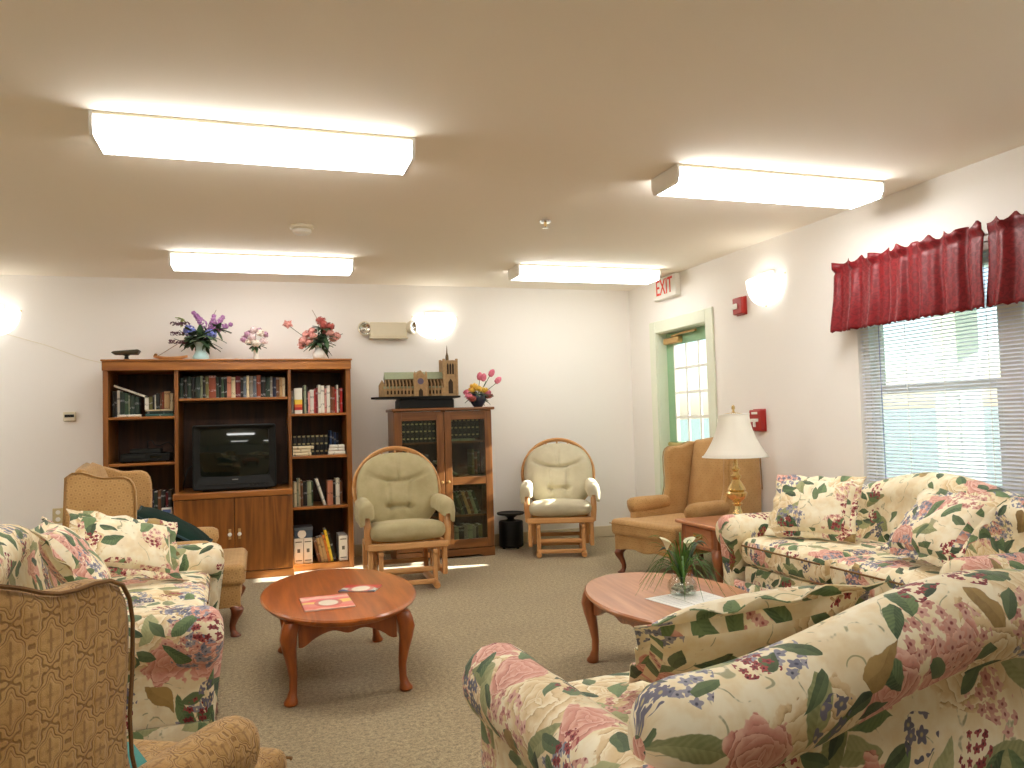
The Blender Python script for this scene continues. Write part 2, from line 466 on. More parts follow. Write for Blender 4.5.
M['dark'] = plain('dark_grey_plastic', srgb(36, 36, 32), .5, var=.1, spec=.3)
M['screen'] = plain('dark_crt_glass', srgb(20, 26, 20), .06, var=.02)
M['oak'] = wood('golden_oak', srgb(184, 118, 50), srgb(132, 76, 26), 'X')
M['oak_v'] = wood('golden_oak_upright', srgb(160, 98, 38), srgb(104, 58, 16), 'Z')
M['oak_dark'] = wood('dark_oak_backing', srgb(84, 48, 20), srgb(54, 28, 10), 'Z', rough=.6)
M['walnut'] = wood('brown_cabinet_wood', srgb(138, 86, 36), srgb(98, 56, 18), 'Z')
M['walnut_h'] = wood('brown_cabinet_rail', srgb(138, 86, 36), srgb(98, 56, 18), 'X')
M['cherry'] = wood('reddish_table_wood', srgb(198, 108, 38), srgb(150, 74, 18), 'Y', rough=.28, coat=.4)
M['cherry_leg'] = wood('reddish_leg_wood', srgb(182, 96, 32), srgb(128, 60, 16), 'Z', rough=.28, coat=.4)
M['cherry2'] = wood('rosy_table_wood', srgb(202, 136, 92), srgb(166, 98, 58), 'Y', rough=.3, coat=.35)
M['cherry2_leg'] = wood('rosy_leg_wood', srgb(176, 106, 62), srgb(120, 62, 32), 'Z', rough=.3, coat=.35)
M['mahog'] = wood('dark_chair_leg', srgb(140, 72, 40), srgb(92, 42, 20), 'Z', rough=.3, coat=.3)
M['maple'] = wood('light_glider_wood', srgb(222, 170, 112), srgb(192, 136, 80), 'X', rough=.35)
M['maple_v'] = wood('light_glider_post', srgb(222, 170, 112), srgb(190, 134, 80), 'Z', rough=.35)
M['floral'] = floral('floral_chintz')
M['damask'] = damask('tan_damask')
M['tan'] = tanchair('tan_dotted_cloth')
M['pipe_tan'] = cloth('tan_piping', srgb(176, 134, 78), srgb(156, 116, 62))
M['pipe'] = cloth('brown_piping', srgb(136, 98, 56), srgb(112, 78, 42))
M['sagecloth'] = cloth('sage_cushion_cloth', srgb(192, 180, 140), srgb(170, 157, 116), 300)
M['creamcloth'] = cloth('cream_cushion_cloth', srgb(206, 198, 172), srgb(188, 178, 150), 300)
M['green_velvet'] = cloth('dark_green_velvet', srgb(16, 46, 36), srgb(10, 32, 26), 300, .95, sheen=0)
M['green_welt'] = cloth('blue_green_welt', srgb(50, 78, 84), srgb(36, 58, 64), sheen=0)
M['teal'] = cloth('teal_cloth', srgb(62, 142, 134), srgb(48, 122, 116))
M['red_damask'] = valance_mat()
M['blind'] = translucent('white_blind_slat', srgb(240, 243, 253), .5)
M['blind_dark'] = plain('blind_cord_blue', srgb(120, 126, 190), .6)
M['glass'] = glass('window_glass', (.96, .98, .97))
M['cabglass'] = glass('cabinet_glass', (.80, .84, .78))
M['shade'] = translucent('lampshade_fabric', srgb(250, 247, 238), .45)
M['paper'] = plain('white_paper', srgb(246, 244, 238), .7, var=.02)

# ------------------------------------------------------------------ room shell
XR, YB, XL, YF, H = 3.58, 7.117, -4.0, -3.4, 2.44
struct(MB().box(XL-.2, XR+.14, YF-.2, YB+.2, -.12, 0).build('floor', M['carpet'], flat=True))
struct(MB().box(XL-.2, XR+.14, YF-.2, YB+.2, H, H+.12).build('ceiling', M['ceil'], flat=True))
struct(MB().box(XL-.2, XR+.14, YB, YB+.2, 0, H).build('wall_back', M['wall'], flat=True))
struct(MB().box(XL-.2, XL, YF, YB, 0, H).build('wall_left', M['wall'], flat=True))
struct(MB().box(XL-.2, XR+.14, YF-.2, YF, 0, H).build('wall_front', M['wall'], flat=True))
DY0, DY1, DZ = 5.69, 6.58, 1.955          # door opening
WY0, WY1, WZ0, WZ1 = 1.95, 3.985, .66, 2.02  # window opening
T = XR + .14
wr = MB()
wr.box(XR, T, DY1, YB, 0, H); wr.box(XR, T, DY0, DY1, DZ, H); wr.box(XR, T, WY1, DY0, 0, H)
wr.box(XR, T, WY0, WY1, WZ1, H); wr.box(XR, T, WY0, WY1, 0, WZ0); wr.box(XR, T, YF, WY0, 0, H)
struct(wr.build('wall_right', M['wall'], flat=True))
def bboard(name, *b): struct(MB().box(*b).build(name, M['base'], bevel=.006))
bboard('baseboard_back', XL, XR-.014, YB-.013, YB, 0, .105)
bboard('baseboard_right', XR-.013, XR, DY1+.1, YB, 0, .105)
struct(MB().box(XR-.013, XR, YF, DY0-.12, 0, .105).build('baseboard_right.001', M['base'], bevel=.006))

# window_1: wide double-hung pair behind the blind
win = thing('window_1', 'white framed double hung window', 'window', (XR+.07, (WY0+WY1)/2, WZ0)); win['kind'] = 'structure'
del win['category']; del win['label']
wy = (WY1-WY0)/2; wh = WZ1-WZ0
fr = MB()
for a, b in ((-wy, -wy+.05), (wy-.05, wy), (-.07, .07)): fr.box(-.03, .06, a, b, 0, wh)
fr.box(-.03, .06, -wy, wy, 0, .05); fr.box(-.03, .06, -wy, wy, wh-.05, wh)
fr.build('window_frame', M['white'], win, bevel=.004)
for sgn in (-1, 1):
    c0, c1 = (.07, wy-.05) if sgn > 0 else (-wy+.05, -.07)
    for nm, z0, z1, dx in (('lower_sash', .05, .645, 0.0), ('upper_sash', .61, wh-.05, .03)):
        s = MB()
        s.box(dx-.012, dx+.018, c0, c0+.045, z0, z1); s.box(dx-.012, dx+.018, c1-.045, c1, z0, z1)
        s.box(dx-.012, dx+.018, c0+.045, c1-.045, z0, z0+.045); s.box(dx-.012, dx+.018, c0+.045, c1-.045, z1-.045, z1)
        so = s.build(nm, M['white'], win, bevel=.003)
        MB().box(dx+.001, dx+.004, c0+.045, c1-.045, z0+.045, z1-.045).build('pane', M['glass'], so, flat=True)
# door_1
door = bpy.data.objects.new('door_1', None); COL.objects.link(door); struct(door)
door.location = (XR, (DY0+DY1)/2, 0)
hw = (DY1-DY0)/2; cw = .10
c = MB()
c.box(-.018, 0, -hw-cw, -hw+.012, 0, DZ+cw); c.box(-.018, 0, hw-.012, hw+cw, 0, DZ+cw); c.box(-.018, 0, -hw+.012, hw-.012, DZ-.012, DZ+cw)
c.build('casing', M['sage_pale'], door, bevel=.006)
c = MB()
c.box(0, .14, -hw, -hw+.018, 0, DZ); c.box(0, .14, hw-.018, hw, 0, DZ); c.box(0, .14, -hw+.018, hw-.018, DZ-.018, DZ)
c.build('jamb', M['sage_pale'], door, bevel=.002)
c = MB(); dx0, dx1 = .095, .135; L0, L1 = -hw+.022, hw-.022; g0, g1 = L0+.10, L1-.115; gz0, gz1 = .93, DZ-.13
c.box(dx0, dx1, L0, g0, .01, DZ-.02); c.box(dx0, dx1, g1, L1, .01, DZ-.02)
c.box(dx0, dx1, g0, g1, .01, gz0); c.box(dx0, dx1, g0, g1, gz1, DZ-.02)
leaf = c.build('door_leaf', M['sage'], door, bevel=.003)
c = MB()
for i in range(1, 3): y = g0+(g1-g0)*i/3; c.box(dx0+.012, dx1-.012, y-.011, y+.011, gz0, gz1)
for i in range(1, 4): z = gz0+(gz1-gz0)*i/4; c.box(dx0+.0125, dx1-.0125, g0, g1, z-.011, z+.011)
for a, b in ((g0, g0+.018), (g1-.018, g1)): c.box(dx0+.004, dx1-.004, a, b, gz0, gz1)
c.build('glazing_bar', M['white'], leaf)
MB().box(dx0+.018, dx0+.021, g0, g1, gz0, gz1).build('pane', M['glass'], leaf, flat=True)
c = MB().box(-.002, .045, L0+.05, L0+.36, 0, .062)
c2 = MB(); c2.box(.04, dx0+.002, L1-.30, L1-.03, DZ-.125, DZ-.065)
c2.build('door_closer', M['bronze'], door, bevel=.012)
MB().tube([(.065, L1-.16, DZ-.055), (.055, L1-.34, DZ-.045), (.05, L1-.60, DZ-.045)], .011, 8).build('closer_arm', M['bronze'], door)
MB().tube([(.065, L1-.05, .905), (.055, L1-.3, .90), (.055, L0+.1, .90), (.065, L0+.05, .90)], .022, 10).build('push_bar', M['brass'], door)

# ------------------------------------------------------------------ outdoors seen through the panes
grass = cloth('lawn_grass', srgb(74, 104, 94), srgb(54, 82, 76), 8, .9)
lw = MB().grid(lambda u, v: (T+.01+140*u**2.2, -14-90*u+v*(34+190*u), -.16+1.5*u+.05*mnoise.noise(Vector((u*6, v*6, 0)))), 24, 24)
struct(lw.build('lawn', grass))
struct(MB().box(T, T+2.55, -3, 5.65, -.2, -.12).build('path_slab', plain('concrete', srgb(196, 192, 182), .8)))
struct(MB().box(T, T+3.95, -3, 5.5, 2.46, 2.60).build('sun_blocking_roof', M['white']))  # unseen porch roof, added to keep direct sun off the window
def pcol(y):
    o = thing('porch_column', 'white square porch column outside the window with red valance', 'column', (T+2.2, y, -.12))
    MB().box(-.13, .13, -.13, .13, .12, 2.42).build('shaft', M['white'], o, bevel=.01)
    MB().box(-.17, .17, -.17, .17, .0, .12).build('plinth', M['white'], o, bevel=.01)
    MB().box(-.17, .17, -.17, .17, 2.42, 2.575).build('capital', M['white'], o, bevel=.01)
pcol(5.40)
# ------------------------------------------------------------------ ceiling fixtures
def fixture(x, y, label):
    t = thing('ceiling_light', label, 'ceiling light', (x, y, H), group=None)
    a, b = .650, .135
    MB().box(-a, a, -b-.002, b+.002, -.014, -.001).build('housing', M['ivory'], t, bevel=.003)
    prof = [(-b, -.022), (-b, -.055), (-b+.02, -.092), (b-.02, -.092), (b, -.055), (b, -.022)]
    dm = MB(); dm.prism(prof, -a+.012, a-.012, 'x')
    for i in range(len(dm.f)):
        zz = [dm.v[j].z for j in dm.f[i]]
        if max(zz) > -.03 and len(dm.f[i]) == 4: dm.mi[i] = 1
    dm.build('diffuser', [M['lamp_far'] if y > 5 or y < 2 else M['lamp_on'], M['lamp_side']], t)
    prof2 = [(-b-.003, -.002), (-b-.003, -.057), (-b+.019, -.096), (b-.019, -.096), (b+.003, -.057), (b+.003, -.002)]
    for q0, q1 in ((-a-.002, -a+.012), (a-.012, a+.002)):
        MB().prism(prof2, q0, q1, 'x').build('end_cap', M['white'], t)
    return t
fixture(.03, 3.53, 'long lit ceiling light nearest above the oval table with magazines, largest in view')
fixture(.06, 6.13, 'long lit ceiling light just in front of the flowers on the television bookcase')
fixture(2.68, 3.58, 'long lit ceiling light near the red valance window')
fixture(2.68, 6.13, 'long lit ceiling light beside the exit sign')
fixture(.03, .93, 'added long lit ceiling light overhead behind the viewer, on the bookcase side')  # unseen fixture added to brighten the foreground
fixture(2.68, .93, 'added long lit ceiling light overhead behind the viewer, on the window side')  # its unseen neighbour, also added for foreground light
fixture(-2.6, 3.53, 'added long lit ceiling light out of view to the left of the floral sofa')  # out-of-view fixture added to brighten the left of the room
fixture(-2.6, 6.13, 'added long lit ceiling light out of view to the left of the bookcase wall')  # likewise added out of view, to lift the left end of the back wall

def sconce(loc, rz, label):
    t = thing('wall_sconce', label, 'wall light', loc, rz)        # local: wall at y=0, bowl towards -y
    rg = []
    for k in range(9):
        a = k/8*PI/2; r = math.cos(a)**.75 if k < 8 else .02
        rg.append([(.205*r*math.cos(PI+PI*j/20), .125*r*math.sin(PI+PI*j/20)-.004, -.20*math.sin(a)) for j in range(21)])
    MB().rings(rg, False, False).build('glass_bowl', M['sconce_on'], t)
    MB().box(-.09, .09, -.02, -.001, -.13, .05).build('back_plate', M['white'], t, bevel=.005)
    MB().lathe([(.001, -.05), (.022, -.03), (.028, 0), (.022, .04), (.001, .06)], 12, (0, -.055, -.03)).build('bulb', M['bulb_on'], t)
    for x, y, z in ((-.205, -.012, 0), (.205, -.012, 0), (0, -.03, -.202)):
        MB().lathe([(.001, -.009), (.008, -.005), (.008, .005), (.001, .009)], 10, (x, y, z)).build('screw', M['brass'], t)
    return t
sconce((1.57, YB-.001, 2.145), 0, 'lit glass wall sconce on the wall above the model cathedral')
sconce((-1.995, YB-.001, 2.15), 0, 'lit glass wall sconce partly cut off at the far left of the back wall')
sconce((XR-.001, 4.85, 2.155), -PI/2, 'lit glass wall sconce on the window wall beside the red alarm')

# smoke detector, sprinkler
t = thing('smoke_detector', 'round white smoke detector on the ceiling between the two lights on the bookcase side', 'smoke detector', (.28, 5.09, H))
MB().lathe([(.075, -.001), (.075, -.018), (.066, -.026)], 24).build('mounting_base', M['ivory'], t)
MB().lathe([(.058, -.026), (.056, -.044), (.04, -.054), (.001, -.055)], 24).build('sensor_cap', M['white'], t)
t = thing('fire_sprinkler', 'small chrome sprinkler head in the middle of the ceiling', 'sprinkler', (1.77, 4.66, H))
MB().lathe([(.038, -.001), (.036, -.008), (.012, -.012)], 20).build('ceiling_mount', M['chrome'], t)
MB().lathe([(.010, -.012), (.008, -.035), (.003, -.04)], 10).build('nozzle', M['brass'], t)
MB().lathe([(.001, -.043), (.020, -.044), (.020, -.047), (.001, -.048)], 14).build('deflector', M['chrome'], t)

# emergency light
t = thing('emergency_light', 'white emergency light box with two round lamp heads on the back wall', 'emergency light', (1.13, YB-.001, 2.02))
MB().box(-.165, .165, -.085, 0, -.07, .065).build('battery_case', M['ivory'], t, bevel=.008)
MB().box(-.17, .175, -.10, 0, -.085, -.07).build('base_ledge', M['ivory'], t, bevel=.004)
for s, yaw in ((-1, .15), (1, -.9)):
    Mx = Matrix.Translation((s*.215, -.075, .005 if s < 0 else .02)) @ Matrix.Rotation(yaw*-1 if s > 0 else yaw, 4, 'Z') @ Matrix.Rotation(PI/2, 4, 'X')
    hd = MB().lathe([(.001, -.061), (.02, -.06), (.05, -.035), (.064, 0), (.066, .012), (.058, .016), (.054, .012)], 20, M=Mx, cap=False).build('lamp_head', M['ivory'], t)
    MB().lathe([(.056, .012), (.045, -.004), (.025, -.016), (.008, -.02), (.008, -.006), (.001, -.004)], 20, M=Mx, cap=False).build('reflector', M['chrome'], hd)
    MB().box(min(s*.16, s*.2), max(s*.16, s*.2), -.06, -.03, -.02, .02).build('swivel', M['ivory'], t)
# thermostat + outlet
t = thing('thermostat', 'small beige thermostat on the back wall left of the bookcase', 'thermostat', (-1.445, YB-.001, 1.30))
MB().box(-.046, .046, -.022, 0, -.038, .038).build('case', M['ivory'], t, bevel=.006)
MB().box(-.034, .034, -.025, -.022, -.006, .016).build('dial_window', M['dark'], t)
t = thing('wall_outlet', 'beige wall outlet low on the back wall behind the floral sofa', 'outlet', (-1.53, YB-.001, .51))
MB().box(-.04, .04, -.008, 0, -.06, .06).build('cover_plate', plain('almond_plate', srgb(206, 190, 146), .4), t, bevel=.004)
for z in (-.028, .028):
    MB().lathe([(.001, 0), (.018, .0), (.016, .004), (.001, .004)], 14, M=Matrix.Translation((0, -.008, z)) @ Matrix.Rotation(PI/2, 4, 'X')).build('socket', M['white'], t)
# exit sign
t = thing('exit_sign', 'white exit sign with red letters above the green door', 'exit sign', (XR, 6.305, 2.335), -PI/2)
MB().box(-.205, .205, -.05, -.001, -.098, .098).build('case', M['white'], t, bevel=.006)
def text_mesh(name, body, mat, parent, Mx, size, sx=1.0, depth=.003):
    cu = bpy.data.curves.new('txt', 'FONT'); cu.body = body; cu.size = size; cu.align_x = 'CENTER'; cu.align_y = 'CENTER'; cu.extrude = depth; cu.offset = .0004
    o = bpy.data.objects.new('txt', cu); COL.objects.link(o)
    bpy.context.view_layer.update()
    dg = bpy.context.evaluated_depsgraph_get()
    me = bpy.data.meshes.new_from_object(o.evaluated_get(dg))
    COL.objects.unlink(o); bpy.data.objects.remove(o)
    me.materials.clear(); me.materials.append(mat)
    me.transform(Mx @ Matrix.Diagonal((sx, 1, 1, 1)))
    r = bpy.data.objects.new(name, me); COL.objects.link(r); r.parent = parent; return r
text_mesh('lettering', 'EXIT', M['exit_red'], t, Matrix.Translation((0, -.051, .002)) @ Matrix.Rotation(PI/2, 4, 'X'), .205, .72, .002)
# horn strobe
t = thing('fire_alarm_strobe', 'red fire alarm horn with clear strobe, high beside the wall sconce', 'fire alarm', (XR, 5.19, 2.0), -PI/2)
MB().box(-.062, .062, -.048, -.001, -.066, .066).build('case', M['red_plastic'], t, bevel=.010)
MB().box(-.068, .068, -.008, -.001, -.072, .072).build('mounting_plate', M['red_plastic'], t, bevel=.003)
MB().box(-.055, .010, -.062, -.046, -.024, .020).build('strobe_lens', M['white'], t, bevel=.008)
# pull station
t = thing('fire_pull_station', 'red fire pull station with white tee handle behind the lampshade', 'fire alarm', (XR, 5.02, 1.115), -PI/2)
MB().box(-.07, .07, -.05, -.001, -.078, .078).build('case', M['red_plastic'], t, bevel=.008)
MB().box(-.076, .076, -.008, -.001, -.084, .084).build('mounting_plate', M['red_plastic'], t, bevel=.003)
c = MB(); c.box(-.045, .045, -.062, -.049, -.012, .012); c.box(-.012, .012, -.061, -.049, -.05, -.011)
c.build('pull_handle', M['white'], t, bevel=.003)
MB().box(-.035, .035, -.053, -.049, .045, .062).build('marking_plate', M['white'], t)

# ------------------------------------------------------------------ window dressing
def valance(y0, y1, label):
    L = y1-y0
    t = thing('valance', label, 'valance', (XR-.072, y0, 0))
    ztop, zb = 2.09, 1.665
    def fn(u, v):
        y = u*L
        fold = .030*math.sin(2*PI*y/.17+1.1*math.sin(y*6.1))+.014*math.sin(2*PI*y/.075+1.3+.6*math.sin(y*11))
        if v < .08: z = ztop - v/.08*.035; k = .9
        elif v < .14: z = ztop-.035-(v-.08)/.06*.035; k = .35
        else: z = ztop-.07-(v-.14)/.86*(ztop-.07-zb); k = .5+.5*(v-.14)/.86
        if v > .985: z += -.012+.012*abs(math.sin(PI*y/.035))
        if v < .02: z += .012*math.sin(2*PI*y/.12+y*9)+.006*math.sin(y*83)
        e = min(u, 1-u)*L
        return (-(fold+.044)*k*.62 - .014 - .02*(v > .14)*math.sin(min(1, v)*1.2), y+.012*math.sin(v*5+u*3)*v, z)
    m = MB().grid(fn, max(24, int(L/.0125)), 26)
    o = m.build('curtain_panel', M['red_damask'], t, ang=180)
    sm = o.modifiers.new('thick', 'SOLIDIFY'); sm.thickness = .003
    # return to the wall at the far end
    if y1 > 3.5:
        q = MB().grid(lambda u, v: (.002+u*.068, L+.004*math.sin(v*9+u*12), ztop-.01-v*(ztop-.02-zb)), 8, 10).build('side_return', M['red_damask'], t, ang=180)
        sm = q.modifiers.new('thick', 'SOLIDIFY'); sm.thickness = .003
    return t
valance(2.966, 4.04, 'dark red damask valance panel with scalloped hem, larger one over the blind')
valance(1.95, 2.952, 'dark red damask valance panel cut off at the right picture edge')
t = thing('curtain_rod', 'thin white curtain rod threaded through the red valance', 'curtain rod', (XR-.067, 1.9, 2.037))
MB().tube([(0, 0, 0), (0, 2.125, 0)], .006, 8).build('rod', M['white'], t)
for y in (.02, 2.11): MB().box(-.004, .066, y-.006, y+.006, -.006, .006).build('bracket', M['white'], t)
t = thing('window_blind', 'white horizontal slat blind hanging in the window under the red valance', 'blind', (XR+.018, (WY0+WY1)/2, 0))
bw = wy-.012
s = MB(); z = WZ0+.035; tl = R(22)
while z < WZ1-.05:
    a = .0115
    n = 4
    pts = [(a*math.cos(tl)*(2*i/n-1), z+a*math.sin(tl)*(2*i/n-1)+.0018*(1-(2*i/n-1)**2)) for i in range(n+1)]
    s.rings([[(x, -bw, zz) for x, zz in pts], [(x, bw, zz) for x, zz in pts]], False, False)
    z += .0205
s.build('slats', M['blind'], t, ang=180)
MB().box(-.014, .014, -bw, bw, WZ1-.045, WZ1-.004).build('headrail', M['white'], t, bevel=.003)
MB().box(-.012, .012, -bw, bw, WZ0+.008, WZ0+.026).build('bottom_rail', M['white'], t, bevel=.004)
for y in (bw-.16, bw-.36, bw-.62, bw-.9, -bw+.6, -bw+.3, -bw+.1):
    MB().tube([(-.013, y, WZ0+.02), (-.013, y, WZ1-.03)], .0016, 5).build('ladder_cord', M['white'] if y != bw-.16 else M['blind_dark'], t)
t.parent = None
# ------------------------------------------------------------------ shared furniture shapes
def cabriole(h, rt, k, ang, loc, name, mat, parent, block=.85):
    """curved leg with knee and pad foot; bows out by k towards angle ang"""
    zs = [1.0, .93, .82, .68, .5, .32, .18, .10, .05, .02, 0.0]
    of = [0, .45, .9, .75, .25, -.12, -.05, .25, .5, .55, .5]
    rr = [1.0, 1.08, 1.08, .9, .68, .52, .50, .62, .86, .86, .7]
    ca, sa = math.cos(ang), math.sin(ang)
    rg = []
    for z, o, r in zip(zs, of, rr):
        n = 14; ring = []
        q = max(0, (z-block)/(1-block))
        for j in range(n):
            a = 2*PI*j/n + .22
            c, s = math.cos(a), math.sin(a)
            e = 1.0 + q*(1/max(abs(c), abs(s)) - 1)*.8
            ring.append((loc[0]+ca*o*k+rt*r*c*e, loc[1]+sa*o*k+rt*r*s*e, z*h))
        rg.append(ring)
    return MB().rings(rg[::-1]).build(name, mat, parent)

def pillow_mesh(w, h, t, flange=.0, n=16, ruffle=.0, p=2.4):
    mb = MB()
    def side(sg):
        def fn(u, v):
            x, y = 2*u-1, 2*v-1
            k = max(0, (1-abs(x)**p)*(1-abs(y)**p))**.55
            pin = 1-.07*(1-abs(x)**2)*abs(y)**4-.0
            pin2 = 1-.07*(1-abs(y)**2)*abs(x)**4
            wr = .006*mnoise.noise(Vector((x*3, y*3, sg*2)))*k
            return (x*w/2*pin2, y*h/2*pin, sg*(t/2*k+.002)+wr)
        return fn
    mb.grid(side(1), n, n); mb.grid(side(-1), n, n)
    if flange:
        out = []; inn = []
        N = 64
        for i in range(N):
            a = 2*PI*i/N; c, s = math.cos(a), math.sin(a)
            e = 1/max(abs(c), abs(s))
            x, y = c*e, s*e
            pin = 1-.07*(1-abs(x)**2)*abs(y)**4; pin2 = 1-.07*(1-abs(y)**2)*abs(x)**4
            inn.append(Vector((x*w/2*pin2*.985, y*h/2*pin*.985, 0)))
            rf = ruffle*math.sin(i*2*PI*13/N)
            out.append(Vector((x*(w/2+flange)*pin2, y*(h/2+flange)*pin, rf)))
        mb.rings([[q+Vector((0, 0, .003)) for q in inn], [q+Vector((0, 0, .002)) for q in out],
                  [q-Vector((0, 0, .002)) for q in out], [q-Vector((0, 0, .003)) for q in inn]], True, False)
    return mb

def place(o, loc, normal, up=(0, 0, 1), roll=0.0):
    """orient local +z along normal, local +y as near up as possible"""
    z = Vector(normal).normalized(); u = Vector(up)
    y = (u - z*u.dot(z)).normalized(); x = y.cross(z)
    m = Matrix((x, y, z)).transposed().to_4x4() @ Matrix.Rotation(roll, 4, 'Z')
    o.matrix_world = Matrix.Translation(loc) @ m
    return o

def throw_pillow(loc, normal, label, w=.44, h=.42, t=.17, flange=.035, roll=0.0, mat='floral', uvoff=(0, 0), group=None, welt=None):
    b = pillow_mesh(w, h, t, flange if not welt else 0, 18, .012)
    o = b.build('throw_pillow', M[mat], None, ang=180, uvoff=uvoff, weld=True)
    if welt:
        N = 48; pts = []
        for i in range(N+1):
            a = 2*PI*i/N; c, s = math.cos(a), math.sin(a); e = 1/max(abs(c), abs(s)); x, y = c*e, s*e
            pts.append((x*w/2*(1-.07*(1-abs(y)**2)*abs(x)**4), y*h/2*(1-.07*(1-abs(x)**2)*abs(y)**4), 0))
        MB().tube(pts, .008, 6, False).build('piping', M[welt], o)
    place(o, loc, normal, roll=roll)
    return tag(o, label, 'pillow', group)

# ------------------------------------------------------------------ floral camel-back sofas
def sofa(L, D, hm, he, ha, loc, rz, label, cushions=2, uvo=0.0):
    t = thing('floral_sofa', label, 'sofa', loc, rz)
    hx = L/2; yb = D/2-.03
    fl = M['floral']
    # back
    def ring(x, h, k=1.0, dz=0.0):
        r = .10*k; yc, zc = yb-.075, h-.10
        pts = [(x, yb, .05), (x, yb, .25), (x, yb, h-.30)]
        for i in range(15):
            a = R(-62+i*(268/14)); pts.append((x, yc+r*math.cos(a), zc+r*math.sin(a)))
        pts += [(x, yb-.19, h-.26), (x, yb-.215, .42), (x, yb-.215, .25), (x, yb-.215, .05)]
        return [Vector(p) for p in pts]
    rg = []; us = []
    xe = hx-.16
    hh = lambda x: he+(hm-he)*(math.cos(PI*min(1, abs(x)/xe)/1.0)*.5+.5)
    ends = [(1.0, .22), (.93, .55), (.72, .8), (.42, .95)]
    st = []
    for e, kk in ends: st.append((-xe-.085*e, kk))
    for i in range(25): st.append((-xe+2*xe*i/24, 1.0))
    for e, kk in ends[::-1]: st.append((xe+.085*e, kk))
    for x, k in st:
        h = hh(max(-xe, min(xe, x)))
        rr = ring(x, h)
        c = Vector((x, yb-.09, h-.12))
        if k < 1: rr = [c+(p-c)*k if p.z > h-.28 else Vector((p.x, c.y+(p.y-c.y)*max(k, .45), p.z)) for p in rr]
        rg.append(rr); us.append(x+uvo)
    ref = ring(0, (hm+he)/2); vs = [0.0]
    for a, b in zip(ref, ref[1:]+ref[:1]): vs.append(vs[-1]+(b-a).length)
    MB().rings(rg, True, True, (us, vs)).build('backrest', fl, t, ang=70)
    # arms
    for s in (-1, 1):
        xo = hx-.012
        r = .098; xc, zc = xo-r+.012, ha-r
        pts = [(xo-.035, .03), (xo-.035, .18), (xo-.035, zc-.10)]
        for i in range(15):
            a = R(-58+i*(296/14)); pts.append((xc+r*math.cos(a), zc+r*math.sin(a)))
        pts += [(xc-.05, zc-.12), (xc-.05, .18), (xc-.05, .03)]
        vs = [0.0]
        for a, b in zip(pts, pts[1:]+pts[:1]): vs.append(vs[-1]+math.hypot(b[0]-a[0], b[1]-a[1]))
        y0, y1 = -D/2+.02, yb-.012
        st = [(-.062, .18), (-.058, .5), (-.045, .78), (-.025, .93), (0, 1.0)] + [((y1-y0)*i/12, 1.0) for i in range(1, 13)]
        rg = []; us = []
        for dy, k in st:
            g2 = 1+.05*max(0, 1-dy/.5) if dy >= 0 else 1.05
            ring_ = []
            for x, z in pts:
                up = z > zc-.09
                cx, cz = xc, zc
                kk = k if up else (.55+.45*k)
                X = cx+(x-cx)*kk*(g2 if up else 1); Z = cz+(z-cz)*k*(g2 if up else 1) if up else z
                yy = y0+dy+.045*0
                if not up and dy < 0: yy = y0+dy*.45
                ring_.append((s*X, yy, Z))
            rg.append(ring_); us.append(y0+dy+3.1*s+uvo)
        MB().rings(rg, True, True, (us, vs)).build('arm', fl, t, ang=75)
    # base, cushions, skirt
    xi = hx-.17
    MB().cushion(2*xi, D-.26, .24, .03, 0, (0, -.075, .16), 6).build('seat_base', fl, t, uvoff=(uvo, .7))
    cwid = 2*xi/cushions
    for i in range(cushions):
        c = MB().cushion(cwid-.006, D-.26, .155, .055, .02, (-xi+cwid*(i+.5), -.105, .36), 14)
        cu = c.build('seat_cushion', fl, t, ang=180, uvoff=(uvo+i*1.3, 2.2), weld=True)
        zz = .395; w2, d2 = cwid/2-.010, (D-.26)/2-.004
        MB().tube([(-xi+cwid*(i+.5)-w2+.03, -.105-d2, zz), (-xi+cwid*(i+.5)+w2-.03, -.105-d2, zz)], .006, 6).build('piping', M['pipe'], cu)
    per = [(-hx+.03, -D/2+.015), (hx-.03, -D/2+.015), (hx-.03, D/2-.025), (-hx+.03, D/2-.025)]
    pts = []
    for (ax, ay), (bx, by) in zip(per, per[1:]+per[:1]):
        n = max(4, int(math.hypot(bx-ax, by-ay)/.018))
        nx, ny = (by-ay), -(bx-ax); q = math.hypot(nx, ny); nx /= q; ny /= q
        for i in range(n): pts.append((ax+(bx-ax)*i/n, ay+(by-ay)*i/n, nx, ny))
    vs = [i*.018 for i in range(len(pts)+1)]
    def skr(z, out, amp):
        return [(x+nx*(out+amp*math.sin(i*.95)+amp*.6*math.sin(i*.37)), y+ny*(out+amp*math.sin(i*.95)+amp*.6*math.sin(i*.37)), z) for i, (x, y, nx, ny) in enumerate(pts)]
    MB().rings([skr(.19, -.012, .001), skr(.19, .006, .001), skr(.10, .010, .005), skr(.006, .018, .009), skr(.006, .012, .009), skr(.10, .004, .005)], True, False,
               ([0, .01, .1, .2, .21, .3, .31], vs), loop=True).build('skirt', fl, t, ang=180)
    return t

sofa(1.80, .92, .80, .68, .555, (-.655, 3.72, 0), R(92.2), 'floral sofa against the left, behind the patterned tan wing chair', 2, 5.0)
sofa(1.84, .88, .825, .70, .56, (3.10, 3.29, 0), R(-90), 'floral sofa along the window wall under the blind and red valance', 2, 9.3)
sofa(1.86, .92, .805, .685, .555, (1.475, 1.71, 0), R(184), 'large floral sofa seen from behind in the lower right corner', 2, 0.0)

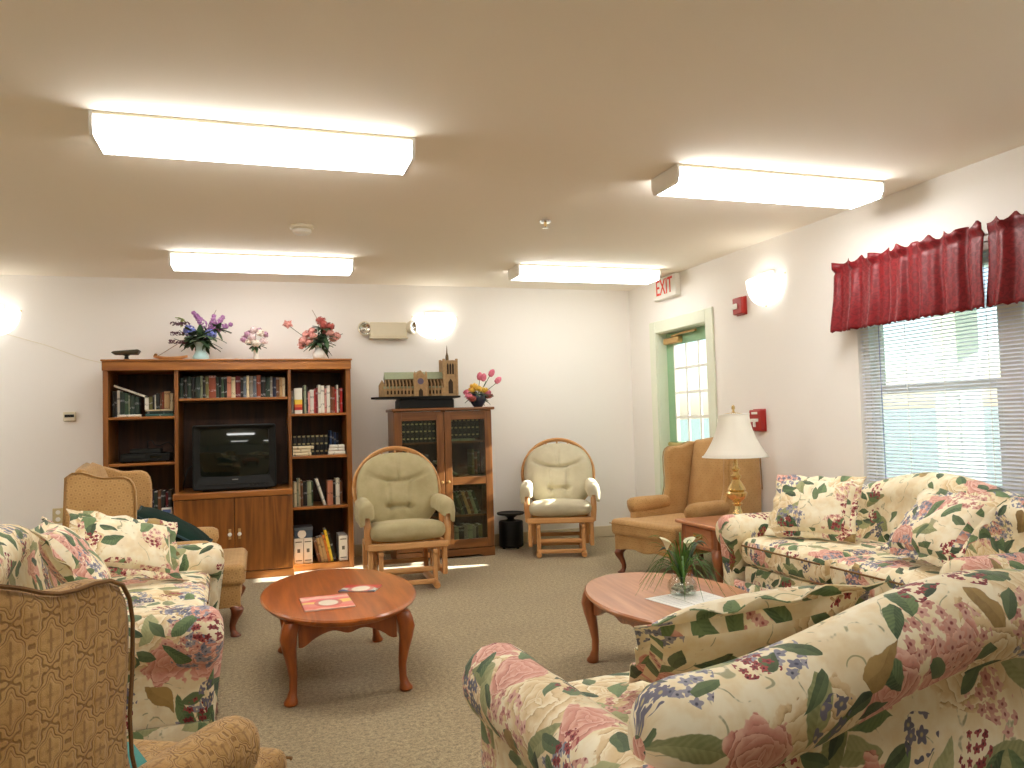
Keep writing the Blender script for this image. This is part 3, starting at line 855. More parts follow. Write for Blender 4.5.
throw_pillow((-.595, 4.06, .638), (.45, -.62, .62), 'floral pillow leaning in the corner by the far arm of the left sofa', .44, .28, .12, roll=R(-17), uvoff=(3.3, 1.2))
throw_pillow((-.70, 3.552, .642), (.80, .12, .58), 'floral pillow resting against the back of the left sofa at the picture edge', .44, .38, .15, uvoff=(7.1, 4.2))
throw_pillow((2.975, 3.71, .632), (-.72, -.42, .55), 'floral pillow in the corner of the window sofa beside the brass lamp', .44, .34, .14, uvoff=(1.7, 8.2))
throw_pillow((2.922, 2.805, .636), (-.72, .12, .68), 'floral pillow midway along the window sofa, toward the picture edge', .46, .34, .14, uvoff=(5.7, 2.9))
throw_pillow((1.12, 1.67, .625), (.05, .62, .78), 'floral pillow with ruffled edge poking above the back of the nearest sofa', .52, .34, .15, roll=R(-12), uvoff=(9.4, 6.1))

# ------------------------------------------------------------------ wing chairs
def wing_chair(mat, loc, rz, label):
    t = thing('wing_chair', label, 'armchair', loc, rz)
    fb = M[mat]; pm = M['pipe'] if mat == 'damask' else M['pipe_tan']
    # reclined back
    rg = []; Z = [.30, .34, .45, .58, .70, .82, .90, .935, .955, .963]
    for i, z in enumerate(Z):
        q = (z-.30)/.665
        w = .272-.012*q
        yf = .17+.135*q; yr = .33+.07*q
        sh = 1.0 if i < 7 else (.92, .70, .30)[i-7]
        yc, d = (yf+yr)/2, (yr-yf)/2*sh
        ring = []
        for j in range(40):
            a = 2*PI*j/40; c, s = math.cos(a), math.sin(a)
            x = w*math.copysign(abs(c)**.35, c)*(1-.02*(1-sh)); y = yc+d*math.copysign(abs(s)**.5, s)
            bulge = -.025*(1-(x/w)**2)*(1-abs(2*q-1)**2) if s < 0 else 0
            zz = z+.02*max(0, q-.7)/.3+(.028*math.cos(PI*x/w)*.5+.0)*max(0, q-.55)/.45
            ring.append((x, y+bulge, zz))
        rg.append(ring)
    MB().rings(rg).build('backrest', fb, t, ang=75)
    # winged side panels
    prof = [(.02, .20), (0, .30), (-.012, .60), (0, .93), (.035, .955), (.075, .957), (.115, .945), (.15, .931), (.18, .923), (.215, .921), (.25, .924), (.285, .922),
            (.315, .908), (.333, .880), (.342, .84), (.345, .76), (.342, .68), (.35, .61), (.372, .545), (.42, .50), (.70, .49), (.715, .47), (.715, .20)]
    for s in (-1, 1):
        xs = [s*.272, s*.300, s*.332]
        rg = []
        def out(p, grow, x):
            # panel slightly bowed: the wing's front edge flares outward
            fl = .02*max(0, (p[1]-.5)/.45)*(p[0]/.35)
            return Vector((x+s*fl, .41-p[0], p[1]))
        cen = (.33, .5)
        def shr(p, k):
            # inset polygon towards the inside for rounded edges
            i = prof.index(p); a = prof[i-1]; b = prof[(i+1) % len(prof)]
            tx, ty = b[0]-a[0], b[1]-a[1]; q = math.hypot(tx, ty)
            return (p[0]+ty/q*k, p[1]-tx/q*k)
        for x, k in ((.268, .022), (.274, .007), (.286, 0), (.318, 0), (.330, .007), (.336, .022)):
            rg.append([out(shr(p, k), 0, s*x) for p in prof])
        w = MB().rings(rg).build('wing', fb, t, ang=75)
        pts = [out(shr(p, .002), 0, s*.334) for p in prof[2:20]]
        MB().tube(pts, .0038, 6).build('piping', pm, w)
        # rolled arm
        ys = [.41-.36, .41-.44, .41-.55, .41-.64, .41-.69, .41-.712, .41-.722]
        rad = [.050, .058, .062, .066, .066, .056, .02]
        pts = [(s*(.302+.03*i/6), y, .492-.004*i+.006) for i, y in enumerate(ys)]
        MB().tube(pts, rad, 16).build('arm', fb, t, ang=75)
    # T cushion
    T_ = [(-.262, .16), (.262, .16), (.262, -.318), (.345, -.318), (.345, -.49), (-.345, -.49), (-.345, -.318), (-.262, -.318)]
    cu = MB().prism(T_, .285, .405, 'z').build('seat_cushion', fb, t, bevel=.032, seg=4, ang=60)
    MB().tube([(-.345, -.485, .372), (-.345, -.492, .372), (.345, -.492, .372), (.345, -.485, .372)], .0035, 6).build('piping', pm, cu)
    # upholstered seat rail with scalloped lower edge
    sc = [(-.328, .30), (-.328, .165)]
    for i in range(1, 20):
        x = -.328+.656*i/20; u = abs(2*i/20-1)
        sc.append((x, .165+.035*(1-u**2)-.022*max(0, math.cos(PI*(u)*1.5))*(u < .34)))
    sc += [(.328, .165), (.328, .30)]
    MB().prism(sc, -.462, -.30, 'y').build('seat_rail', fb, t, bevel=.006)
    MB().box(-.30, .30, -.30, .37, .19, .29).build('seat_frame', fb, t)
    for s in (-1, 1):
        cabriole(.185, .034, .035, R(-90+s*40), (s*.285, -.42), 'leg', M['mahog'], t)
        rg = [[(s*.28+dx*k, .345+.03*(1-q)+dy*k, z) for dx, dy in ((-.02, -.02), (.02, -.02), (.02, .02), (-.02, .02))] for q, z, k in ((1, .22, 1.1), (.5, .1, .9), (0, 0, .8))]
        MB().rings(rg).build('leg', M['mahog'], t)
    return t
wing_chair('damask', (-.478, 1.745, 0), R(150), 'tan wing chair with woven star pattern seen from behind, nearest the camera')
wing_chair('tan', (-.57, 5.03, 0), R(90), 'tan wing chair holding a dark green pillow in front of the bookcase')
wing_chair('tan', (3.075, 5.235, 0), R(-76.5), 'tan wing chair by the green door behind the lamp table')
throw_pillow((-.48, 5.0, .597), (.50, 0, .86), 'dark green pillow with blue edging propped on the wing chair by the bookcase', .42, .46, .11, 0, mat='green_velvet', welt='green_welt', roll=0)
tp = MB().cushion(.24, .20, .022, .010, .002, (0, 0, 0), 6).build('seat_pad', M['teal'], None, weld=True)
tp.location = (-.37, 1.93, .436); tp.rotation_euler.z = R(20)
tag(tp, 'small flat teal pad on the seat of the nearest wing chair', 'cushion')

# ------------------------------------------------------------------ glider rockers
def glider(cm, loc, rz, label):
    t = thing('glider_rocker', label, 'rocking chair', loc, rz)
    wd, wv = M['maple'], M['maple_v']
    for s in (-1, 1):
        x = s*.190
        b = MB().tube([(x, -.30, .026), (x, -.27, .032), (x, .22, .032), (x, .25, .026)], [.022, .026, .026, .022], 10)
        b.build('base_rail', wd, t)
        for y in (-.22, .17): MB().box(x-.016, x+.016, y-.022, y+.022, .035, .262).build('base_post', wv, t, bevel=.006)
        MB().box(x-.017, x+.017, -.26, .21, .245, .275).build('base_top_rail', wd, t, bevel=.006)
        X = s*.262
        MB().box(X-.017, X+.017, -.235, .235, .088, .122).build('swing_rail', wd, t, bevel=.008)
        for y in (-.215, .205): MB().box(X-.017, X+.017, y-.022, y+.022, .10, .31).build('swing_post', wv, t, bevel=.006)
        for y in (-.13, .10): MB().box(s*.2105, s*.2405, y-.014, y+.014, .095, .27, Matrix.Translation((0, 0, 0))).build('hanger_link', wv, t, bevel=.006)
        MB().tube([(s*.275, -.235, .30), (s*.283, -.245, .40), (s*.283, -.235, .50), (s*.281, -.19, .548)], [.024, .024, .024, .018], 10, flat=.7).build('arm_post', wv, t)
        MB().box(s*.257, s*.309, -.21, .22, .54, .562).build('arm_rest', wd, t, bevel=.008)
        # padded arm cover draped over the wooden arm
        prof = [(-.052, -.11), (-.058, -.03), (-.05, .025), (-.028, .05), (0, .056), (.028, .05), (.048, .025), (.052, -.02), (.050, -.05), (.036, -.05), (.034, -.012), (-.034, -.012), (-.036, -.11)]
        rg = []
        for y, k, dz in ((-.275, .45, -.05), (-.27, .8, -.025), (-.255, .97, -.01), (-.22, 1, 0), (0, 1, .004), (.14, 1, 0), (.19, .9, -.005)):
            rg.append([(s*(.283+ (px*-1)*k), y, .575+pz*k+dz) for px, pz in prof])
        MB().rings(rg).build('arm_pad', M[cm], t, ang=75)
    for y, z in ((-.25, .052), (-.215, .135), (.17, .135), (.17, .052)): MB().box(-.19, .19, y-.014, y+.014, z-.017, z+.017).build('stretcher', wd, t, bevel=.006)
    MB().box(-.285, .285, -.262, -.222, .285, .335).build('seat_front_rail', wd, t, bevel=.010)
    MB().box(-.265, .265, .19, .225, .27, .32).build('seat_back_rail', wd, t, bevel=.008)
    for s in (-1, 1): MB().box(s*.262-.016, s*.262+.016, -.23, .2, .29, .325).build('seat_side_rail', wd, t, bevel=.006)
    # seat cushion
    Mx = Matrix.Translation((0, -.055, .395)) @ Matrix.Rotation(R(5), 4, 'X').inverted()
    MB().cushion(.53, .50, .115, .052, .022, (0, 0, 0), 14, Mx).build('seat_cushion', M[cm], t, ang=180, weld=True)
    # bentwood hoop, tilted back
    tilt = R(17)
    def BP(u, w, d=0.0):   # point of the tilted hoop plane, d in front of it
        return Vector((u, .205+w*math.sin(tilt)-d*math.cos(tilt), .335+w*math.cos(tilt)+d*math.sin(tilt)))
    hp = []
    for i in range(41):
        a = R(-52+284*i/40); hp.append(BP(.325*math.cos(a), .345+.325*math.sin(a)))
    MB().tube(hp, .016, 10, True, 1.25).build('back_hoop', wd, t)
    for u in (-.20, -.10, 0, .10, .20):
        w1 = .345+.325*math.sqrt(1-(u/.325)**2)
        MB().tube([BP(u, .06), BP(u*1.02, w1-.005)], .0085, 8).build('spindle', wv, t)
    MB().tube([BP(-.205, .085), BP(.205, .085)], .018, 8).build('back_crossbar', wd, t)
    # round tufted back cushion
    def prof_(rho): return max(0.0, 1-rho**3.2)**.5
    def bc(sgn):
        def fn(p, q):
            a = 2*PI*p; rho = q**.75
            e = 2.5
            c, s_ = math.cos(a), math.sin(a)
            k = (abs(c)**e+abs(s_)**e)**(-1/e)
            u, w = .312*rho*c*k, .295*rho*s_*k
            d = .062*prof_(rho)
            if sgn > 0:
                ww = w+.335
                cr = .034*math.exp(-((ww-.395-.10*u*u/.08+.03*0)/.013)**2)*max(0, 1-(abs(u)/.25)**4)
                cr += .028*math.exp(-((ww-.20)/.012)**2)*max(0, 1-(abs(u)/.12)**4)
                for bu, bw in ((-.07, .20), (.07, .20)): cr += .026*math.exp(-((u-bu)**2+(ww-bw)**2)/.0006)
                for bu in (-.07, .07): cr += .014*math.exp(-((u-bu*(1+(ww-.2)*.8))/.008)**2)*(.05 < ww < .40)
                cr += .012*math.exp(-(u/.007)**2)*(ww > .40)
                d -= cr
            return BP(u, w+.325, .055+sgn*d)
        return fn
    MB().grid(bc(1), 72, 28).grid(bc(-1), 72, 10).build('back_cushion', M[cm], t, ang=180, weld=True)
    return t
glider('sagecloth', (1.0, 5.755, 0), R(-2), 'sage green cushioned glider rocker in front of the glass door bookcase')
glider('creamcloth', (2.51, 6.47, 0), R(-20), 'cream cushioned glider rocker in sunlight in the far corner')

# black pedestal stand beside the sunlit glider
t = thing('pedestal_stand', 'small black round stand with a tray top beside the sunlit glider', 'stand', (2.20, 6.925, 0))
MB().lathe([(.100, .012), (.112, .02), (.112, .235), (.106, .245), (.02, .246)], 28).build('drum', M['black'], t)
MB().lathe([(.055, .246), (.03, .262), (.03, .272), (.075, .302), (.03, .303)], 20).build('neck', M['dark'], t)
MB().lathe([(.001, .303), (.122, .303), (.128, .312), (.126, .322), (.118, .316), (.001, .314)], 28).build('tray', M['dark'], t)
for a in range(4):
    MB().lathe([(.012, 0), (.014, .006), (.010, .013)], 10, (.09*math.cos(a*PI/2+.4), .09*math.sin(a*PI/2+.4), 0)).build('foot', M['dark'], t)

# ------------------------------------------------------------------ oval coffee tables
def coffee_table(a, b, h, loc, rz, mt, ml, label):
    t = thing('coffee_table', label, 'coffee table', loc, rz)
    N = 56
    prof = [(-.028, -.034), (-.016, -.030), (-.010, -.022), (0, -.015), (.002, -.008), (-.004, -.001), (-.014, 0)]
    rg = [[((a+o)*math.cos(2*PI*i/N), (b+o)*math.sin(2*PI*i/N), h+z) for i in range(N)] for o, z in prof]
    MB().rings(rg).build('tabletop', M[mt], t)
    lx, ly = a*.655, b*.665
    def apron(L, depth=.11):
        p = [(-L/2, 0), (-L/2, -depth)]
        for i in range(1, 24):
            u = 2*i/24-1; q = abs(u)
            z = -depth if q > .86 else -depth+.07*math.sin(PI*(.86-q)/.86*.5)**.7 - .028*math.exp(-(q/.22)**2)
            p.append((u*L/2, z))
        return p+[(L/2, -depth), (L/2, 0)]
    zt = h-.033
    for s in (-1, 1):
        MB().prism([(x, zt+z) for x, z in apron(2*lx-.05)], s*ly-.011, s*ly+.011, 'y').build('apron', M[ml], t, bevel=.003)
        MB().prism([(x, zt+z) for x, z in apron(2*ly-.05)], s*lx-.011, s*lx+.011, 'x').build('apron', M[ml], t, bevel=.003)
    for sx in (-1, 1):
        for sy in (-1, 1): cabriole(zt, .034, .026, math.atan2(sy, sx), (sx*lx, sy*ly), 'leg', M[ml], t, .72)
    return t
coffee_table(.357, .605, .375, (.355, 3.89, 0), R(.4), 'cherry', 'cherry_leg', 'oval reddish coffee table with two magazines on top')
coffee_table(.350, .555, .375, (1.725, 3.125, 0), R(-3.5), 'cherry2', 'cherry2_leg', 'oval coffee table with plant and papers between the sofas')

def mag_mat(name, cols, seed):
    m, nt, out = new_mat(name); g = G(nt)
    tc = g.n('ShaderNodeTexCoord').outputs['Object']
    x, y, z = g.sep(tc)
    wob = g.noise(tc, 9.0, 2)[0]
    f = g.m('FRACT', g.m('MULTIPLY_ADD', g.m('ADD', y, g.m('MULTIPLY', wob, .10)), 4.2, seed))
    cr = g.n('ShaderNodeValToRGB', {'Fac': f}); e = cr.color_ramp.elements
    cr.color_ramp.interpolation = 'CONSTANT'
    while len(e) < len(cols): e.new(.5)
    for i, c in enumerate(cols): e[i].position = i/len(cols); e[i].color = c+(1,)
    d = g.v('LENGTH', g.v('SUBTRACT', g.comb(x, g.m('MULTIPLY', y, .8)), (0.005, -.015, 0)))
    ov = g.ss(g.m('ADD', d, g.m('MULTIPLY', wob, .03)), .075, .068)
    c = g.mix(ov, cr.outputs[0], srgb(240, 226, 204))
    rg = g.ss(g.m('ABSOLUTE', g.m('SUBTRACT', d, .052)), .012, .006)
    c = g.mix(g.m('MULTIPLY', rg, .8), c, srgb(206, 84, 70))
    g.bsdf(out, c, .3); return m
def magazine(loc, rz, w, h, mat, label):
    t = thing('magazine', label, 'magazine', loc, rz)
    MB().box(-w/2+.002, w/2-.002, -h/2+.002, h/2-.002, .0015, .0052).build('pages', M['paper'], t)
    c = MB(); c.box(-w/2, w/2, -h/2, h/2, .0052, .0064); c.box(-w/2, w/2, -h/2, h/2, .0004, .0015); c.box(-w/2-.001, -w/2+.002, -h/2, h/2, .0004, .0064)
    c.build('cover', mat, t)
magazine((.28, 3.63, .3755), R(2), .215, .275, mag_mat('pink_cover', [srgb(236, 150, 140), srgb(250, 214, 120), srgb(240, 120, 120), srgb(248, 196, 176), srgb(236, 130, 110)], .1), 'pink and yellow magazine nearer the front edge of the oval table')
magazine((.46, 3.868, .3755), R(-23), .175, .14, mag_mat('blue_cover', [srgb(196, 40, 44), srgb(232, 220, 196), srgb(70, 90, 140), srgb(220, 210, 190), srgb(206, 60, 56)], .6), 'blue and red magazine lying behind the pink one on the oval table')
def sheet(loc, rz, label, w=.18, h=.235, dz=0):
    t = thing('paper_sheet', label, 'paper', loc, rz)
    MB().box(-w/2, w/2, -h/2, h/2, .0004, .0022).build('page', M['paper'], t)
    c = MB()
    for i in range(9):
        y = h/2-.03-i*.021; c.box(-w/2+.02, w/2-.02-(.05 if i % 3 == 2 else 0), y-.0015, y+.0015, .0022, .0024)
    c.build('printed_line', plain('grey_print', srgb(196, 196, 200), .7), t)
sheet((1.70, 3.01, .3755), R(12), 'white printed sheet lying lowest on the oval table beside the plant')
sheet((1.80, 3.00, .3782), R(5), 'white printed sheet lying uppermost on the oval table beside the plant')

# potted spider plant in a glass bowl
green1 = cloth('plant_leaf_green', srgb(98, 138, 58), srgb(60, 104, 40), 60, .5)
t = thing('potted_plant', 'grassy green plant with two pale blooms in a glass bowl on the coffee table', 'plant', (1.77, 3.10, .3755))
clear = glass('clear_bowl_glass', (.93, .96, .94))
MB().lathe([(.03, .001), (.055, .008), (.066, .035), (.062, .06), (.045, .08), (.048, .088), (.045, .088), (.042, .08), (.058, .06), (.062, .035), (.052, .012), (.001, .006)], 24, cap=False).build('glass_bowl', clear, t)
pb = MB(); r2 = random.Random(3)
for i in range(46):
    a = r2.random()*2*PI; rr = .043*math.sqrt(r2.random()); z = .016+r2.random()*.03
    q = .008+.004*r2.random()
    pb.lathe([(.001, -q*.7), (q*.8, -q*.4), (q, 0), (q*.8, q*.4), (.001, q*.7)], 7, (rr*math.cos(a), rr*math.sin(a), z))
pb.build('pebbles', plain('river_pebble', srgb(176, 168, 148), .4, var=.3), t)['kind'] = 'stuff'
lv = MB()
def blade(mb, az, reach, rise, w, droop, base=(0, 0, .06), n=9):
    rg = []
    for i in range(n+1):
        s = i/n
        r = reach*s**1.15; z = max(.006, base[2]+rise*math.sin(s*PI*.5*(1+droop)))
        ww = w*(1-s)**.55*(.55+.9*min(1, s*3)) if s < 1 else .0006
        dx, dy = math.cos(az), math.sin(az)
        c = Vector((base[0]+dx*r, base[1]+dy*r, z)); p = Vector((-dy, dx, 0))
        rg.append([c+p*ww, c+Vector((0, 0, -ww*.35)), c-p*ww, c+Vector((0, 0, -ww*.5-.0008))])
    mb.rings(rg)
for i in range(34):
    blade(lv, r2.random()*2*PI, .03+.12*r2.random(), .11+.10*r2.random(), .0035, .1+.3*r2.random())
for i in range(26):
    blade(lv, r2.random()*2*PI, .16+.10*r2.random(), .07+.07*r2.random(), .0028, .9+.5*r2.random())
lv.build('leaves', green1, t)
lv = MB()
for az, rr, ri in ((.3, .15, .16), (-.6, .12, .18), (2.6, .10, .15)): blade(lv, az, rr, ri, .022, .35)
lv.build('broad_leaf', cloth('dark_leaf', srgb(50, 88, 44), srgb(34, 64, 32), 60, .45), t)
def calla(x, y, z, az):
    rg = []
    for k, (r, dz) in enumerate(((.003, 0), (.008, .015), (.016, .032), (.026, .044))):
        rg.append([(x+r*math.cos(az+2*PI*j/14)*(1+.25*k/3*math.cos(2*PI*j/14)), y+r*math.sin(az+2*PI*j/14), z+dz+.012*(k/3)*math.cos(2*PI*j/14)) for j in range(14)])
    MB().rings(rg, True, False).build('bloom', plain('calla_cream', srgb(236, 236, 206), .5), t)
    MB().tube([(0, 0, .05), (x*.5, y*.5, z*.6), (x, y, z+.004)], .0035, 6).build('stem', green1, t)
calla(-.075, -.01, .205, 2.6); calla(.02, -.035, .20, .4)

# ------------------------------------------------------------------ lamp table and brass lamp
t = thing('end_table', 'reddish end table with one drawer between the wing chair and the window sofa', 'end table', (2.945, 4.475, 0))
ax, ay, eh = .29, .245, .475
tm, tl = 'cherry2', 'cherry2_leg'
MB().prism([(-ax, -ay), (ax, -ay), (ax, ay), (-ax, ay)], eh-.024, eh, 'z').build('tabletop', M[tm], t, bevel=.008, seg=3)
c = MB(); X0, Y0 = ax-.035, ay-.03; z0, z1 = eh-.17, eh-.0245
c.box(X0-.018, X0, -Y0, Y0, z0, z1); c.box(-X0, X0-.018, -Y0, -Y0+.018, z0, z1); c.box(-X0, X0-.018, Y0-.018, Y0, z0, z1)
c.box(-X0, -X0+.016, -Y0+.018, -Y0+.06, z0, z1); c.box(-X0, -X0+.016, Y0-.06, Y0-.018, z0, z1); c.box(-X0, -X0+.016, -Y0+.06, Y0-.06, z0, z0+.02)
c.build('apron', M[tl], t, bevel=.002)
MB().box(-X0-.008, -X0+.012, -Y0+.058, Y0-.058, z0+.018, z1-.008)
d = MB().box(-X0-.008, -X0+.012, -Y0+.058, Y0-.058, z0+.018, z1-.008).build('drawer', M[tm], t, bevel=.006)
MB().tube([(-X0-.010, -.045, z0+.085), (-X0-.022, -.035, z0+.07), (-X0-.026, 0, z0+.062), (-X0-.022, .035, z0+.07), (-X0-.010, .045, z0+.085)], .005, 8).build('drawer_pull', M['brass'], d)
MB().box(-X0-.0105, -X0-.007, -.055, .055, z0+.068, z0+.1).build('pull_plate', M['brass'], d, bevel=.001)
for sx in (-1, 1):
    for sy in (-1, 1): cabriole(z0+.02, .038, .035, math.atan2(sy, sx), (sx*(X0-.03), sy*(Y0-.03)), 'leg', M[tl], t)

t = thing('table_lamp', 'brass table lamp with white bell shade on the end table', 'table lamp', (2.935, 4.40, eh+.0005))
prof = [(.001, 0), (.072, 0), (.074, .012), (.060, .018), (.058, .030), (.040, .042), (.030, .060), (.022, .085), (.020, .10), (.034, .112), (.026, .122),
        (.030, .132), (.052, .145), (.064, .165), (.068, .182), (.060, .190), (.048, .196), (.058, .205), (.050, .222), (.036, .245), (.022, .268), (.030, .280), (.034, .292), (.022, .302),
        (.016, .318), (.026, .330), (.028, .340), (.014, .352), (.012, .40), (.016, .41), (.016, .43), (.001, .43)]
MB().lathe(prof, 28).build('brass_base', M['brass'], t)
MB().lathe([(.001, .43), (.018, .435), (.018, .49), (.001, .492)], 14).build('socket', M['brass'], t)
MB().lathe([(.001, .492), (.018, .50), (.03, .54), (.022, .57), (.001, .58)], 14).build('bulb', M['white'], t)
for s in (-1, 1): MB().tube([(s*.015, 0, .47), (s*.055, 0, .53), (s*.05, 0, .62), (s*.01, 0, .705), (0, 0, .706)], .0022, 6).build('harp', M['brass'], t)
rg = []; N = 64
for i in range(13):
    s = i/12; r = .098+.108*(1-s)**1.9; z = .415+.275*s
    rg.append([((r+.0012*(j % 2)*1)*math.cos(2*PI*j/N), (r+.0012*(j % 2))*math.sin(2*PI*j/N), z) for j in range(N)])
sh = MB().rings(rg, True, False).build('lamp_shade', M['shade'], t, ang=180)
so = sh.modifiers.new('thick', 'SOLIDIFY'); so.thickness = .0018
for r, z in ((.2072, .416), (.0985, .689)):
    MB().tube([(r*math.cos(2*PI*j/48), r*math.sin(2*PI*j/48), z) for j in range(49)], .004, 6, False).build('trim', M['white'], sh)
c = MB()
for a in range(3): c.tube([(0, 0, .70), (.098*math.cos(a*2.094), .098*math.sin(a*2.094), .688)], .002, 6)
c.build('spider', M['brass'], sh)
MB().lathe([(.001, .700), (.009, .704), (.006, .716), (.012, .728), (.010, .742), (.001, .75)], 12).build('finial', M['brass'], t)
# ------------------------------------------------------------------ television bookcase
EX0, EX1, EY, EB, EH = -1.12, .735, 6.60, 7.085, 1.718
D1a, D1b, D2a, D2b = -.620, -.592, .232, .256
t = thing('entertainment_center', 'wide oak bookcase with television bay, double doors and shelves of books', 'bookcase', (0, 0, 0))
def part(name, mat, *boxes, bevel=.003, parent=None):
    m = MB()
    for b in boxes: m.box(*b)
    return m.build(name, mat, parent or t, bevel=bevel)
part('side_panel', M['oak_v'], (EX0, EX0+.036, EY, EB, 0, 1.632))
part('side_panel', M['oak_v'], (EX1-.040, EX1, EY, EB, 0, 1.632))
part('divider', M['oak_v'], (D1a, D1b, EY+.004, EB-.02, .05, 1.632))
part('divider', M['oak_v'], (D2a, D2b, EY+.004, EB-.02, .05, 1.632))
part('back_panel', M['oak_dark'], (EX0+.036, EX1-.04, EB-.02, EB, .02, 1.66), bevel=0)
c = MB(); c.box(EX0-.004, EX1+.004, EY-.014, EB, 1.632, 1.704); c.box(EX0-.012, EX1+.012, EY-.024, EB, 1.704, EH)
c.build('crown_board', M['oak'], t, bevel=.004)
L0_, L1_, R0_, R1_ = EX0+.036, D1a, D2b, EX1-.04
for nm, x0, x1, zs in (('shelf', L0_, L1_, (1.277, .922, .505)), ('shelf', D1b, D2a, (1.412,)), ('shelf', R0_, R1_, (1.272, .925, .512))):
    for z in zs: part(nm, M['oak'], (x0+.001, x1-.001, EY+.006, EB-.021, z-.020, z))
for x0, x1 in ((L0_, L1_), (R0_, R1_)):
    part('bottom_board', M['oak'], (x0, x1, EY+.008, EB-.02, 0, .05))
CY = 6.452
part('counter', M['oak'], (D1a-.004, D2b-.004, CY-.014, EB-.021, .634, .681), bevel=.008)
part('base_cabinet', M['oak_v'], (D1a, D1a+.018, CY+.018, EB-.021, .058, .633), (D2b-.022, D2b-.004, CY+.018, EB-.021, .058, .633))
part('kick_board', M['oak'], (D1a-.003, D2b-.001, CY+.006, EB-.021, 0, .058), bevel=.005)
mid = (D1a+D2b)/2-.002
for x0, x1, kx in ((D1a+.004, mid-.002, -.035), (mid+.002, D2b-.008, .035)):
    d = part('door', M['oak_v'], (x0, x1, CY, CY+.018, .064, .630), bevel=.004)
    MB().lathe([(.006, 0), (.007, .010), (.014, .016), (.015, .024), (.008, .029), (.001, .030)], 14, M=Matrix.Translation((mid+kx, CY, .355)) @ Matrix.Rotation(PI/2, 4, 'X')).build('knob', M['white'], d)
    MB().box(mid+kx-.010, mid+kx+.010, CY-.0025, CY, .315, .395).build('knob_plate', M['bronze'], d, bevel=.001)

# television
t = thing('television', 'black tube television in the middle bay of the oak bookcase', 'television', (-.178, 6.50, .682))
def rr(w, h, y, z0, r=.02, n=5):
    pts = []
    for cx, cz, a0 in ((w/2-r, z0+r, -90), (w/2-r, z0+h-r, 0), (-w/2+r, z0+h-r, 90), (-w/2+r, z0+r, 180)):
        for i in range(n+1):
            a = R(a0+90*i/n); pts.append((cx+r*math.cos(a), y, cz+r*math.sin(a)))
    return pts
b = MB()
b.rings([rr(.50, .36, .056, .118), rr(.505, .365, .034, .114), rr(.512, .372, .026, .112), rr(.60, .485, .002, .022), rr(.612, .50, .006, .014), rr(.618, .506, .02, .011), rr(.618, .506, .075, .011), rr(.60, .49, .085, .018)], True, False)
b.build('bezel', M['black'], t, ang=30)
b = MB().rings([rr(.60, .49, .085, .018), rr(.58, .46, .16, .02), rr(.46, .36, .36, .03), rr(.34, .26, .47, .04), rr(.30, .22, .475, .05)]).build('rear_housing', M['dark'], t)
sc = MB().grid(lambda u, v: ((u-.5)*.515, .052-.026*(1-(2*u-1)**2)-.026*(1-(2*v-1)**2), .112+v*.375), 16, 12).build('screen', M['screen'], t, ang=180)
MB().box(-.26, .26, -.002, .004, .052, .056).build('control_strip', M['dark'], t)
MB().box(-.022, .022, -.0035, .003, .084, .092).build('badge', M['steel'], t)
for i in range(5): MB().lathe([(.001, 0), (.006, 0), (.005, .004), (.001, .004)], 10, M=Matrix.Translation((.10+i*.03, .003, .066-.026)) @ Matrix.Rotation(PI/2, 4, 'X')).build('button', M['dark'], t)
MB().box(-.24, .24, .03, .34, 0, .014).build('base_stand', M['black'], t, bevel=.005)
# player and cable on the left shelf
t = thing('video_player', 'black video player on the left shelf of the oak bookcase', 'player', (-.82, 6.66, .9225))
MB().box(-.19, .16, 0, .26, .008, .07).build('case', M['black'], t, bevel=.005)
MB().box(-.175, -.02, -.003, .002, .036, .056).build('tape_door', M['dark'], t, bevel=.002)
MB().box(.02, .10, -.003, .002, .034, .050).build('display', M['screen'], t)
for x, y in ((-.17, .03), (.14, .03), (-.17, .23), (.14, .23)): MB().lathe([(.012, 0), (.012, .008)], 10, (x, y, 0)).build('foot', M['dark'], t)
t = thing('set_top_box', 'thin black box with a loop of wire lying on the video player', 'box', (-.83, 6.70, .9945))
MB().box(-.12, .10, 0, .16, 0, .032).build('case', M['dark'], t, bevel=.004)
MB().tube([(.0, .08, .032), (.0, .05, .09), (.03, .05, .10), (.05, .06, .06), (.09, .06, .055), (.15, .07, .08), (.185, .08, .04), (.19, .08, -.02), (.19, .08, -.060)], .004, 6).build('cord', M['black'], t)
cord = MB().tube([(-.575, 6.80, .688), (-.57, 6.72, .72), (-.55, 6.66, .80), (-.53, 6.68, .86), (-.50, 6.78, .88), (-.47, 6.86, .86)], .005, 6).build('power_cord', M['black'])
tag(cord, 'black cable looping beside the television at the back of its bay', 'cable')
cord = MB().tube([(-1.13, YB-.004, 1.712), (-1.35, YB-.004, 1.77), (-1.62, YB-.004, 1.88), (-1.90, YB-.004, 1.968)], .0022, 5).build('wall_cable', M['ivory'])
tag(cord, 'thin pale cable running along the wall from the bookcase to the left sconce', 'cable')

